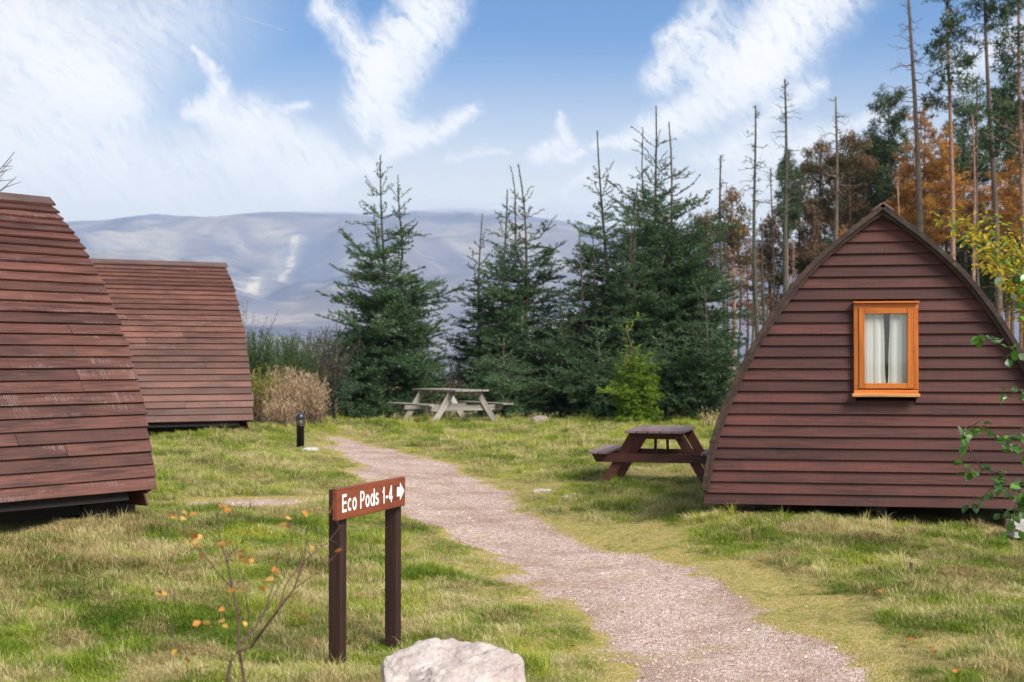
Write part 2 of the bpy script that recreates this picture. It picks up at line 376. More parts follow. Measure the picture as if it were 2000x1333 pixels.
def stone_mat(name, c0, c1, c2):
    m, t, b = new_mat(name); tc = t.node('ShaderNodeTexCoord').outputs['Object']
    n = t.noise(tc, 5., 6., .62); n2 = t.noise(tc, 26., 5., .7); n3 = t.noise(t.v('ADD', tc, (7., 3., 1.)), 9., 4., .6)
    c = t.mix(t.mapr(n, .35, .65), c0, c1); c = t.mix(t.mapr(n3, .62, .70, 0., .75), c, c2)
    c = t.mix(t.mapr(n2, .55, .75, 0., .35), c, (.16, .14, .14))
    t.l.new(c, b.inputs['Base Color']); b.inputs['Roughness'].default_value = .85
    bp = t.node('ShaderNodeBump', {'Height': t.m('ADD', n2, t.m('MULTIPLY', n, 1.5)), 'Strength': .9, 'Distance': .02}); t.l.new(bp.outputs[0], b.inputs['Normal'])
    return m
M['stone'] = stone_mat('pale pink granite', (.40, .32, .29), (.60, .53, .48), (.17, .12, .10))
M['stone_brown'] = stone_mat('brown stone', (.25, .19, .14), (.38, .32, .26), (.12, .10, .07))

def ground_mat():
    m, t, b = new_mat('turf and gravel')
    geo = t.node('ShaderNodeNewGeometry').outputs['Position']
    pm = t.node('ShaderNodeAttribute', attribute_name='pathness').outputs['Fac']
    big = t.noise(geo, .55, 4., .55); mid = t.noise(geo, 3.2, 5., .62); fin = t.noise(geo, 26., 5., .68)
    turf = t.ramp(t.m('ADD', t.m('MULTIPLY', mid, .65), t.m('MULTIPLY', big, .35)),
                  [(.30, (.07, .095, .018)), (.44, (.14, .16, .03)), (.53, (.26, .22, .06)), (.62, (.36, .27, .12))])
    turf = t.mix(t.mapr(fin, .35, .7, 0., .55), turf, (.34, .27, .15))
    # gravel: coarse speckle of pink, grey and pale chips
    v1 = t.node('ShaderNodeTexVoronoi', {'Vector': geo, 'Scale': 75.}); v2 = t.node('ShaderNodeTexVoronoi', {'Vector': geo, 'Scale': 30.})
    chip = t.node('ShaderNodeSeparateColor', {0: v1.outputs['Color']}).outputs[0]
    gr = t.ramp(chip, [(0., (.22, .145, .115)), (.35, (.50, .345, .285)), (.7, (.66, .49, .42)), (1., (.82, .70, .61))])
    chip2 = t.node('ShaderNodeSeparateColor', {0: v2.outputs['Color']}).outputs[1]
    gr = t.mix(t.mapr(chip2, .85, .95, 0., .7), gr, (.62, .53, .49))
    gr = t.mix(t.mapr(t.noise(geo, 1.4, 5., .6), .40, .68, 0., .75), gr, (.34, .225, .165))
    moss = t.mix(t.mapr(fin, .3, .7), (.30, .26, .055), (.50, .38, .16))
    wet = t.m('ADD', pm, t.m('MULTIPLY', t.m('SUBTRACT', t.noise(geo, 6., 5., .7), .5), .7))
    c = t.mix(t.mapr(wet, .08, .35), turf, moss)
    gr = t.mix(t.mapr(t.noise(geo, 2.3, 6., .68), .56, .70, 0., .55), gr, moss)
    c = t.mix(t.mapr(wet, .42, .78), c, gr)
    t.l.new(c, b.inputs['Base Color']); b.inputs['Roughness'].default_value = .92; b.inputs['Specular IOR Level'].default_value = .2
    h = t.m('ADD', t.m('MULTIPLY', v1.outputs['Distance'], -1.), t.m('MULTIPLY', fin, 1.2))
    bp = t.node('ShaderNodeBump', {'Height': h, 'Strength': .8, 'Distance': .02}); t.l.new(bp.outputs[0], b.inputs['Normal'])
    return m
M['ground'] = ground_mat()

# ------------------------------------------------------------------ ground and path (one sheet out to the horizon)
def growing(a, step, lim, g=1.25):
    out = []; x = a; s = step
    while x < lim: s *= g; x += s; out.append(x)
    return out
gx = np.r_[[-v for v in growing(9, .15, 9500)][::-1], np.arange(-9, 9.6, .11), growing(9.5, .15, 9500)]
gy = np.r_[[-v for v in growing(0, .4, 400)][::-1], np.arange(0, 6, .3), np.arange(6, 20, .11), np.arange(20, 48, .25), growing(48, .3, 9500)]
GX, GY = np.meshgrid(gx, gy); PM = pathness(GX, GY) * (np.hypot(GX, GY - 15) < 45)
GZ = terrain(GX, GY)
g = grid_mesh('ground', GX, GY, GZ, M['ground'], {'pathness': PM}); tag(g, 'grassy ground sloping down to the valley', kind='structure')
fm = (PM[:-1, :-1] + PM[1:, 1:] + PM[:-1, 1:] + PM[1:, :-1]) / 4 > .33
g = grid_mesh('path', GX, GY, GZ + np.where(PM > .55, .006, -.02), M['ground'], {'pathness': PM}, fm); tag(g, 'pinkish gravel path curving through the grass', kind='structure')

# ------------------------------------------------------------------ hills
ridge = [(-2500,560),(-1200,500),(-400,455),(0,446),(120,438),(200,432),(250,424),(300,420),(345,424),(400,424),(450,420),(520,416),(600,415),(660,416),(740,420),(800,413),(860,409),(920,407),(980,411),(1050,424),(1150,436),(1300,452),(1500,470),(1700,500),(2200,540),(3600,600),(5000,640)]
raz = np.array([math.atan((p[0] - 1000) / F) for p in ridge]); rel = np.array([(HZ - p[1]) / F for p in ridge])
RC, R0 = 6200., 2500.
def hill_h(az, r):
    x = r * np.sin(az); y = r * np.cos(az)
    top = np.interp(az, raz, rel) * RC * np.cos(az) + EYE
    s = np.clip((r - R0) / (RC - R0), 0, 1.6)
    prof = np.where(s < 1, s ** 1.25 * (1.1 - .1 * s), 1 - .25 * (s - 1))
    rid = 1 - np.abs(fbm(x / 900 + 3, y / 1500, 4, 41) * 2 - 1)
    n = (rid - .75) * 430 * np.clip(s * (1 - s) * 4, 0, 1) + (fbm(x / 260, y / 260, 4, 44) - .5) * 26 * np.clip(s * 3, 0, 1)
    return -30 + (top + 30) * prof + n
def hill_at(px, py):
    az = math.atan((px - 1000) / F); rs = np.arange(R0, RC + 400, 10.)
    e = (hill_h(az, rs) - EYE) / (rs * math.cos(az)); k = np.argmax(e > (HZ - py) / F)
    return np.array([rs[k] * math.sin(az), rs[k] * math.cos(az)])
haz = np.linspace(R(-58), R(58), 760); hr = np.r_[np.linspace(R0 - 200, RC, 190), np.linspace(RC + 30, RC + 1600, 14)]
HA, HR = np.meshgrid(haz, hr); HX = HR * np.sin(HA); HY = HR * np.cos(HA); HH = hill_h(HA, HR)
def strokes(lst):
    a = np.zeros(HX.shape)
    for (x0, y0, x1, y1, w0, w1, k) in lst:
        A = hill_at(x0, y0); B = hill_at(x1, y1); e = B - A
        t = np.clip(((HX - A[0]) * e[0] + (HY - A[1]) * e[1]) / (e @ e), 0, 1)
        n = np.hypot(HX - A[0] - t * e[0], HY - A[1] - t * e[1]); w = (w0 + (w1 - w0) * t) * (.6 + .8 * fbm(HX / 150, HY / 150, 3, 60))
        a = np.maximum(a, k * sm(n, w, w * .4))
    return a
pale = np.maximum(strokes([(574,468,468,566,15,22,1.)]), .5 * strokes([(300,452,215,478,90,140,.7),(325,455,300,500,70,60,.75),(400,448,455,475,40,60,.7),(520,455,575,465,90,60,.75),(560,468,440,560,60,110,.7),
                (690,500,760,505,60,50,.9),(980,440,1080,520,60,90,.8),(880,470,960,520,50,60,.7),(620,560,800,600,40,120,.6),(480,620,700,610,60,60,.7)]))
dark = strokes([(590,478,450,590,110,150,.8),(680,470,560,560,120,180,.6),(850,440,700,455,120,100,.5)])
def hill_mat():
    m, t, b = new_mat('heather moor'); pos = t.node('ShaderNodeNewGeometry').outputs['Position']
    pal = t.node('ShaderNodeAttribute', attribute_name='pale').outputs['Fac']; dk = t.node('ShaderNodeAttribute', attribute_name='dark').outputs['Fac']
    n = t.noise(t.v('MULTIPLY', pos, (.0011, .0016, .004)), 1., 7., .62, .4); n2 = t.noise(t.v('MULTIPLY', pos, (.006, .009, .01)), 1., 5., .65)
    c = t.ramp(n, [(.34, (.07, .075, .11)), (.46, (.125, .12, .155)), (.56, (.19, .17, .18)), (.68, (.31, .27, .22))])
    c = t.mix(t.mapr(n2, .48, .70, 0., .65), c, (.34, .29, .24)); nf = t.noise(t.v('MULTIPLY', pos, (.03, .05, .05)), 1., 5., .7); c = t.mix(t.mapr(nf, .5, .7, 0., .45), c, (.10, .10, .10))
    n3 = t.noise(t.v('MULTIPLY', pos, (.02, .03, .03)), 1., 6., .7)
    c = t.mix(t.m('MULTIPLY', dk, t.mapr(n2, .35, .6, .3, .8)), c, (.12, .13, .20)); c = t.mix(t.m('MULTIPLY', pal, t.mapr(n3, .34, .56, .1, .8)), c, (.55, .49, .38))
    t.l.new(c, b.inputs['Base Color']); b.inputs['Roughness'].default_value = 1.; b.inputs['Specular IOR Level'].default_value = 0.
    return m
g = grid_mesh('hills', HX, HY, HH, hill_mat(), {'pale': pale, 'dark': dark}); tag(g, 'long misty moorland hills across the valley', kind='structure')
# air
def haze():
    bm = bmesh.new(); bmesh.ops.create_cube(bm, size=1)
    for v in bm.verts: v.co = Vector((v.co.x * 20000, v.co.y * 12000 + 4800, -80 if v.co.z < 0 else 700))
    m, t, b = new_mat('thin haze'); t.n.remove(b)
    pv = t.node('ShaderNodeVolumePrincipled', {'Color': (.52, .70, 1., 1), 'Density': .000125, 'Anisotropy': .1}); t.l.new(pv.outputs[0], t.n['Material Output'].inputs['Volume'])
    o = bm_obj('haze', bm, m); tag(o, 'thin bluish haze over the whole valley', kind='stuff')
haze()
def low_cloud():
    # a thin flat cloud resting on the long summit
    m, t, b = new_mat('summit cloud'); t.n.remove(b)
    pv = t.node('ShaderNodeVolumePrincipled', {'Color': (.97, .98, 1., 1), 'Density': .0034}); t.l.new(pv.outputs[0], t.n['Material Output'].inputs['Volume'])
    from mathutils import noise
    bm = bmesh.new(); bmesh.ops.create_icosphere(bm, subdivisions=5, radius=1.)
    for v in bm.verts:
        k = 1 + .55 * noise.fractal(v.co * 2.6, 1., 2., 5); kz = .8 + .9 * noise.fractal(Vector((v.co.x * 3.5, v.co.y * 2, 4.)), 1., 2., 5); v.co = Vector((v.co.x * 820 * k, v.co.y * 420 * k, v.co.z * 34 * max(kz, .1)))
    o = bm_obj('low_cloud', bm, m, None, True); o.location = (-60, 6000, 624); tag(o, 'thin pale cloud resting on the summit of the hills', kind='stuff')
low_cloud()

# ------------------------------------------------------------------ camping pods
prof = np.array([(0, 0), (.44, .34), (.745, .633), (1.026, 1.015), (1.268, 1.423), (1.480, 1.883), (1.617, 2.29), (1.69, 2.72), (1.715, 2.90)])
_d = np.linspace(0, 2.90, 600); _w = np.interp(_d, prof[:, 1], prof[:, 0])
_w = np.convolve(np.pad(_w, 30, mode='reflect', reflect_type='odd'), np.ones(61) / 61, 'valid')
def hw(d): return float(np.interp(d, _d, _w))
_ds = np.linspace(0, 2.72, 400); _ws = np.array([hw(d) for d in _ds]); _arc = np.r_[0, np.cumsum(np.hypot(np.diff(_ds), np.diff(_ws)))]
def on_arc(s): d = float(np.interp(s, _arc, _ds)); return hw(d), d
def pod(name, label, apex, yaw, y0, y1, roofm, seen_side, window=None, seed=1, group='camping pods', trim=False):
    rd = random.Random(seed); zb = apex[2] - 2.72
    root = thing(name, label, 'camping pod', (apex[0], apex[1], tz(apex[0], apex[1])), -yaw, group)
    Z0 = apex[2] - root.location.z             # apex height above the root
    A = _arc[-1]; N = 29; pitch = A / N
    # lining that keeps the daylight out
    d_ = np.linspace(.06, 2.80, 14); ring = [(-(hw(d) - .05), Z0 - d) for d in d_[::-1]] + [(hw(d) - .05, Z0 - d) for d in d_]
    n = len(ring); ya, yb = y0 + .24, y1 - .24
    mesh_obj('inner_wall', [(x, ya, z) for x, z in ring] + [(x, yb, z) for x, z in ring], [tuple(range(n)), tuple(range(2 * n - 1, n - 1, -1))] + [(i, i + n, (i + 1) % n + n, (i + 1) % n) for i in range(n)], M['dark'], root)
    # lapped roof boards, both sides
    for side in (1, -1):
        for i in range(N):
            s1 = A - i * pitch; s0 = max(.0, s1 - pitch - .028)
            (wa, da), (wb, db) = on_arc(s0), on_arc(s1)
            lo = Vector((wb, 0, Z0 - db)); hi = Vector((wa, 0, Z0 - da)); tn = (hi - lo); L = tn.length; tn.normalize()
            nn = Vector((tn.z, 0, -tn.x))
            lo2 = lo + nn * .034; hi2 = hi + nn * .003; tn = (hi2 - lo2).normalized(); nn = Vector((tn.z, 0, -tn.x))
            cuts = [y0, y1]
            if side == seen_side:
                k = rd.choice([1, 1, 2, 2, 0]); cuts += sorted(rd.uniform(y0 + .4, y1 - .4) for _ in range(k)); cuts.sort()
                cuts = [c for j, c in enumerate(cuts) if j == 0 or c - cuts[j - 1] > .35 or j == len(cuts) - 1]
            for a, b_ in zip(cuts, cuts[1:]):
                e0 = a - (rd.uniform(-.012, .022) if a == y0 else -.002); e1 = b_ + (rd.uniform(-.012, .022) if b_ == y1 else -.002)
                c = (lo2 + hi2) / 2; off = rd.uniform(-.0025, .003)
                X = Vector((0, 1, 0)); T = tn; Nn = nn; c = Vector((c.x, (e0 + e1) / 2, c.z)) + nn * off
                if side < 0: X = Vector((0, -1, 0)); T = Vector((-tn.x, 0, tn.z)); Nn = Vector((-nn.x, 0, nn.z)); c.x = -c.x
                wob = rd.uniform(-.003, .003)
                part_box('roof_board', root, (e1 - e0, L + rd.uniform(-.002, .004), .019), c, (X, (T + X * wob).normalized(), Nn), roofm)
    # curved edge timbers at both ends, ridge boards
    dd = np.linspace(.0, 2.72, 26)
    for side in (1, -1):
        for (ye, s) in ((y0, 1), (y1, -1)):
            V = []; Fc = []
            for d in dd:
                w = hw(d)
                for (o_, yy) in ((-.008, .012), (-.040, .012), (-.040, .05), (-.008, .05)):
                    V.append((side * max(w + o_, .0 if o_ > -.01 else -.0), ye + s * yy, Z0 - d - (.02 if o_ < -.01 else .0) - (.05 if (o_ < -.01 and d == 0) else 0)))
            for i in range(len(dd) - 1):
                for k in range(4): Fc.append((i * 4 + k, i * 4 + (k + 1) % 4, (i + 1) * 4 + (k + 1) % 4, (i + 1) * 4 + k))
            Fc += [(0, 3, 2, 1), tuple(len(V) - 4 + k for k in range(4))]
            mesh_obj('edge_timber', V, Fc, M['edge'], root)
        tn = Vector((-side * .79, 0, .61)); nn = Vector((side * .61, 0, .79))
        c = Vector((0, (y0 + y1) / 2, Z0 + .035)) - tn * .055 + nn * (.012 if side > 0 else .010)
        part_box('ridge_board', root, (y1 - y0 + .07, .13 if side > 0 else .115, .022), c, (Vector((0, side, 0)), tn, nn), M['ridge'], .003)
    if trim:
        for side in (1, -1):
            V = []; Fc = []
            for d in dd:
                w = hw(d)
                for (o_, yy) in ((.030, -.030), (-.004, -.030), (-.004, -.004), (.030, -.004)): V.append((side * (w + o_), y0 + yy, Z0 - d + (.018 if o_ > 0 else -.012)))
            for i in range(len(dd) - 1):
                for k in range(4): Fc.append((i * 4 + k, i * 4 + (k + 1) % 4, (i + 1) * 4 + (k + 1) % 4, (i + 1) * 4 + k))
            Fc += [(0, 3, 2, 1), tuple(len(V) - 4 + k for k in range(4))]
            mesh_obj('barge_board', V, Fc, M['edge'], root)
    # lapped gable boards at both ends
    gp = .1105; zt = Z0 - .03; zbot = Z0 - 2.86
    for (ye, fs) in ((y0 + .10, 1), (y1 - .10, -1)):
        X = Vector((fs, 0, 0)); Nn = Vector((0, -fs, 0)); k = 0; z = zbot
        while z < zt - .06:
            z1 = min(z + gp + .02, Z0 - .02); wl = hw(Z0 - z) - .022; wh = max(hw(max(Z0 - z1, 0)) - .022, .01)
            if z < Z0 - 2.74: wl = hw(2.80) + .005; wh = hw(2.7) - .022 + .02
            spans = [(-wl, wl, -wh, wh)]
            if window and fs == 1:
                wx, wz, ww, wh_ = window
                if z1 > wz - wh_ / 2 + .01 and z < wz + wh_ / 2 - .01:
                    spans = [(-wl, wx - ww / 2 + .02, -wh, wx - ww / 2 + .02), (wx + ww / 2 - .02, wl, wx + ww / 2 - .02, wh)]
            for (a, b_, a1, b1) in spans:
                cx = (a + b_) / 2; H = z1 - z; th = .019
                ang = math.atan2(.025, gp)
                T = Vector((0, fs * math.sin(ang), math.cos(ang))); N2 = Vector((0, -fs * math.cos(ang), math.sin(ang)))
                o = part_box('gable_board', root, (b_ - a, H, th), (cx * 1.0, ye - fs * .012 - fs * rd.uniform(-.001, .002), (z + z1) / 2 + rd.uniform(-.0015, .0015)), (X, T, N2), M['gable'],
                             skew=(lambda c, a=a, b_=b_, a1=a1, b1=b1, cx=cx, fs=fs: [((((a if x < 0 else b_) if y < 0 else (a1 if x < 0 else b1)) - cx) if fs > 0 else (((a if x < 0 else b_) if y < 0 else (a1 if x < 0 else b1)) - cx), y, z_) for x, y, z_ in c]))
            z += gp
    # floor frame and piers
    for x in (-1.25, 0, 1.25): part_box('floor_bearer', root, (y1 - y0 - .3, .09, .14), (x, (y0 + y1) / 2, Z0 - 2.80 - .085 + .02), (AY, -AX, AZ), M['dark'])
    gz = lambda x, y: tz(*(root_xy(root, yaw, x, y))) - root.location.z
    for x in (-1.25, 1.25):
        for y in (y0 + .35, (y0 + y1) / 2, y1 - .35):
            g0 = gz(x, y) - .08; h = Z0 - 2.93 - g0
            if h > .03: part_box('pier', root, (.22, .22, h), (x, y, g0 + h / 2), None, M['pier'], .006)
    return root, Z0
def root_xy(root, yaw, x, y):
    return root.location.x + x * math.cos(yaw) + y * math.sin(yaw), root.location.y - x * math.sin(yaw) + y * math.cos(yaw)

POD_AT, POD_YAW = (3.545, 13.60, 3.155), .172
WIN = (.030, POD_AT[2] - tz(POD_AT[0], POD_AT[1]) - 1.345, .60, .865)
pr, ZR = pod('camping_pod', 'arched brown timber pod with orange framed curtained window in its gable', POD_AT, POD_YAW, -.02, 4.3, M['roof'], -1, WIN, 3, trim=True)
def window(root, win, y):
    wx, wz, w, h = win; fr = .055; f = .045
    W = bpy.data.objects.new('window', None); link(W, root)
    def p(name, size, loc, axes, mat, bev=.003): return part_box(name, W, size, loc, axes, mat, bev)
    X, Y, Z = AX, AY, AZ; V = (AZ, AY, -AX)
    p('frame', (w, .085, .05), (wx, y - .004, wz + h / 2 - .022), (X, Y, Z), M['orange'])
    p('frame', (w, .085, .04), (wx, y - .004, wz - h / 2 + .02), (X, Y, Z), M['orange'])
    for s in (-1, 1): p('frame', (h - .09, .085, .045), (wx + s * (w / 2 - .0225), y - .004, wz), V, M['orange'])
    iw, ih = w - .094, h - .096
    for s in (-1, 1): p('sash', (ih, .05, .056), (wx + s * (iw / 2 - .028), y - .030, wz + .003), V, M['orange'], .004)
    for s in (-1, 1): p('sash', (iw - .114, .048, .052), (wx, y - .030, wz + .003 + s * (ih / 2 - .026)), (X, Y, Z), M['orange'], .004)
    p('sill', (w + .03, .10, .032), (wx - .004, y - .045, wz - h / 2 - .012), (X, Y, Z), M['sill'], .005)
    p('head_trim', (w + .012, .10, .018), (wx, y - .035, wz + h / 2 + .012), (X, Y, Z), M['orange'], .003)
    gm, t, b = new_mat('window glass'); b.inputs['Base Color'].default_value = (.9, .95, .93, 1); b.inputs['Roughness'].default_value = .02
    tr = t.node('ShaderNodeBsdfTransparent', {0: (.96, .975, .965, 1)}); mx = t.node('ShaderNodeMixShader', {0: t.m('MULTIPLY_ADD', t.m('POWER', t.node('ShaderNodeLayerWeight', {0: .5}).outputs['Facing'], 4.), .5, .045)})
    gl = t.node('ShaderNodeBsdfGlossy', {0: (1, 1, 1, 1), 1: .02})
    t.l.new(tr.outputs[0], mx.inputs[1]); t.l.new(gl.outputs[0], mx.inputs[2]); t.l.new(mx.outputs[0], t.n['Material Output'].inputs[0])
    p('pane', (iw - .10, .006, ih - .09), (wx, y - .026, wz + .003), (X, Y, Z), gm, 0)
    cm = leaf_mat('white curtain cloth', [(0, (.88, .88, .85)), (1, (.88, .88, .85))], .3, .9, obj_var=0)
    for s in (-1, 1):
        V_ = []; n = 46; rows = 12; half = iw / 2 - .005
        for j in range(rows + 1):
            v = j / rows; gap = (.013 + .018 * v ** 1.2) * (1 + .10 * math.sin(v * 9 + s)) if v > .12 else .003 + v * .07
            for i in range(n + 1):
                u = i / n; x = wx + s * (gap + (half - gap) * u) + (.012 if True else 0)
                dep = .0055 * math.sin(u * 17 + s * 1.3 + .6 * math.sin(v * 2)) * (.6 + .4 * math.sin(u * 5 + 1)) + .0012 * math.sin(u * 41 + v * 2)
                V_.append((x, y + .006 + dep, wz - ih / 2 + ih * v))
        Fc = [(j * (n + 1) + i, j * (n + 1) + i + 1, (j + 1) * (n + 1) + i + 1, (j + 1) * (n + 1) + i) for j in range(rows) for i in range(n)]
        mesh_obj('curtain', V_, Fc, cm, W, True)
    # added dark sheet behind the curtains, its colour standing for the unlit room
    p('dark_room_sheet', (iw + .04, .01, ih + .04), (wx, y + .085, wz), (X, Y, Z), M['dark'], 0)
    return W
window(pr, WIN, -.02 + .10 - .03)
pl, ZL = pod('camping_pod', 'nearest brown timber pod with lapped roof boards cut by the left edge of the picture', (-4.587, 13.95, 3.249), .671, -4.8, 0.02, M['roof'], 1, None, 9)
pf, ZF = pod('camping_pod', 'farther reddish timber pod seen side on beside the tall broom and dry grass', (-5.203, 25.613, 3.383), 1.08, -4.6, .02, M['roof_far'], 1, None, 17)
def deck():
    # timber step frame poking out under the near pod's end
    c = at(188, 985, 13.1); gz = tz(c.x, c.y); yaw = .671
    root = thing('timber_step', 'dark timber step with pale battens under the end of the nearest pod', 'step', (c.x, c.y, gz), -yaw)
    h = c.z - gz + .09
    part_box('top_board', root, (1.2, .62, .022), (-.35, 0, h), (AX, AY, AZ), M['table_grey'], .003)
    part_box('side_board', root, (1.16, .17, .03), (-.35, -.27, h - .10), (AX, AZ, -AY), M['dark'], .003)
    part_box('side_board', root, (.54, .17, .03), (.215, 0, h - .10), (AY, AZ, AX), M['dark'], .003)
    for x in (-.02, .12): part_box('batten', root, (.17, .035, .02), (x - .12, -.30, h - .10), (AZ, AX, AY), M['table_grey'], .002)
    for x in (-.5, .1): part_box('foot', root, (.09, .3, max(h - .18, .06)), (x, 0, max(h - .18, .06) / 2), None, M['pier'], .003)
deck()

# ------------------------------------------------------------------ picnic tables
def picnic(label, loc, yaw, W, top_w, L, Hh, sep, mt, ml, seat_w, braces=True, out=1):
    """x across the table, y along it; the frames are A shaped"""
    r = thing('picnic_table', label, 'picnic table', loc, yaw, 'picnic tables')
    n = 5; pw = top_w / n; rd = random.Random(W)
    for i in range(n):
        part_box('top_plank', r, (L + rd.uniform(-.01, .01), pw - .012, .035), (-top_w / 2 + pw * (i + .5), rd.uniform(-.006, .006), Hh - .018), (AY, -AX, AZ), mt, .004)
    sh = Hh * .60
    for s in (-1, 1):
        for k in (0, 1):
            part_box('seat_plank', r, (L, seat_w / 2 - .01, .035), (s * (W / 2 - seat_w * .25 - k * seat_w / 2), rd.uniform(-.01, .01), sh), (AY, -AX, AZ), mt, .004)
    for ys in (-1, 1):
        y = ys * sep / 2
        for s in (-1, 1): beam('leg', r, (s * W * .415, y - ys * .02, -.06), (s * top_w * .36, y - ys * .02, Hh - .036), .125, .042, ml, AY)
        z = sh - .02 - .055
        part_box('seat_beam', r, (W - .04, .115, .042), (0, y + out * ys * .024 - (1 - out) * ys * .02, z), (AX, AZ, -AY), ml, .003,
                 skew=lambda c: [(x * (.93 if y_ < 0 else 1), y_, z_) for x, y_, z_ in c])
        part_box('top_batten', r, (top_w - .06, .08, .04), (0, y + ys * .024, Hh - .036 - .042), (AX, AZ, -AY), ml, .003)
        if braces: beam('brace', r, (0.02 * ys, y - ys * .06, z + .03), (0.06 * ys, ys * .12, Hh - .05), .05, .035, ml, AX)
    return r
p = at(1292, 905, 19.3)
picnic('dark red brown picnic table beside the pod with the orange window', (p.x, p.y, tz(p.x, p.y) - .0), -R(14), 1.76, .78, 1.52, .74, 1.05, M['table_top'], M['table_dark'], .27)
p = at(878, 800, 30.)
picnic('pale grey weathered picnic table on the mound in front of the spruces', (p.x, p.y, tz(p.x, p.y) - .03), R(31), 1.98, .80, 1.95, .76, 1.35, M['table_grey'], M['table_grey'], .25, False, -1)

# ------------------------------------------------------------------ sign
def sign():
    a = at(660, 1300, 8.3); b = at(768, 1240, 9.0); ga, gb = tz(a.x, a.y), tz(b.x, b.y)
    d = Vector((b.x - a.x, b.y - a.y, 0)); yaw = math.atan2(d.y, d.x); sp = d.length
    r = thing('direction_sign', 'brown two post timber sign with white lettering and arrow in the grass', 'sign', (a.x, a.y, ga), yaw)
    ztop = at(660, 950, 8.3).z - ga
    for x, g0 in ((0, 0), (sp, gb - ga)):
        zt = ztop - .015 if x == 0 else ztop - .03
        part_box('post', r, (zt - g0 + .15, .085, .07), (x, 0, (zt + g0 - .15) / 2), (AZ, AY, -AX), M['post'], .006)
    x0, x1 = -.150, sp + .015; bh = .183; th = .035; yb = -.0425 - th / 2 - .001
    part_box('board', r, (x1 - x0, th, bh), ((x0 + x1) / 2, yb, ztop - bh / 2), (AX, AY, AZ), M['signboard'], .004)
    tx = x1 - x0; u0, u1 = .055, .79; yf = yb - th / 2 - .0025; SW = .16
    def arc(cx, cy_, rx, ry, a0, a1, n=14): return [(cx + rx * math.cos(R(a0 + (a1 - a0) * i / n)), cy_ + ry * math.sin(R(a0 + (a1 - a0) * i / n))) for i in range(n + 1)]
    h_ = SW / 2; glyph = {   # centre lines on a capital height of 1
        'E': (.60, [[(h_, 0), (h_, 1)], [(h_, 1 - h_), (.58, 1 - h_)], [(h_, .53), (.54, .53)], [(h_, h_), (.60, h_)]]),
        'c': (.53, [arc(.29, .37, .21, .29, 48, 312)]), 'o': (.58, [arc(.29, .37, .21, .29, 0, 360, 20)]),
        'P': (.62, [[(h_, 0), (h_, 1)], [(h_, 1 - h_), (.33, 1 - h_)] + arc(.33, .70, .20, .22, 90, -90)[1:] + [(h_, .48)]]),
        'd': (.60, [arc(.28, .37, .20, .29, 0, 360, 20), [(.52, 0), (.52, 1)]]),
        's': (.52, [arc(.26, .535, .16, .125, 25, 180, 8) + arc(.26, .50, .16, .10, 185, 255, 4) + arc(.26, .235, .17, .135, 75, -90, 10) + arc(.26, .225, .18, .14, -92, -165, 6)]),
        '1': (.40, [[(.27, 0), (.27, 1)], [(.06, .70), (.20, .74), (.27, .92)]]), '-': (.36, [[(.03, .36), (.33, .36)]]),
        '4': (.58, [[(.40, 0), (.40, 1)], [(.40, .93), (.07, .33), (.10, .27), (.58, .27)]]), ' ': (.27, [])}
    V_ = []; F_ = []; cur = 0; lay = 0
    for ch in 'Eco Pods 1-4':
        w_, sts = glyph[ch]
        for stq in sts:
            lay += 1; n = len(stq); closed = n > 16; b0 = len(V_)
            for i, p_ in enumerate(stq):
                pa = stq[i - 1] if i else (stq[-2] if closed else p_); pc = stq[i + 1] if i < n - 1 else (stq[1] if closed else p_)
                d_ = Vector((pc[0] - pa[0], pc[1] - pa[1], 0)).normalized(); n_ = Vector((-d_.y, d_.x, 0)) * h_
                for sg in (1, -1): V_.append((cur + p_[0] + sg * n_.x, (lay % 4) * -.00025, p_[1] + sg * n_.y))
            F_ += [(b0 + 2 * i, b0 + 2 * i + 1, b0 + 2 * i + 3, b0 + 2 * i + 2) for i in range(n - 1)]
        cur += w_ + .085
    cur -= .085; k_ = tx * (u1 - u0) / cur
    mesh_obj('lettering', [(x0 + tx * u0 + a_ * k_, yf + b_, ztop - bh * .77 + c_ * .104) for a_, b_, c_ in V_], F_, M['white'], r)
    ax = x0 + tx * .858; az = ztop - bh * .47; s = .058; y = yb - th / 2 - .0025; u = 1.22
    pts = [(0, -.5), (.62, -.5), (.62, -1.), (1.55, 0), (.62, 1.), (.62, .5), (0, .5)]
    mesh_obj('arrow', [(ax + px * s * u, y, az + pz * s) for px, pz in pts], [tuple(range(7))], M['white'], r)
sign()

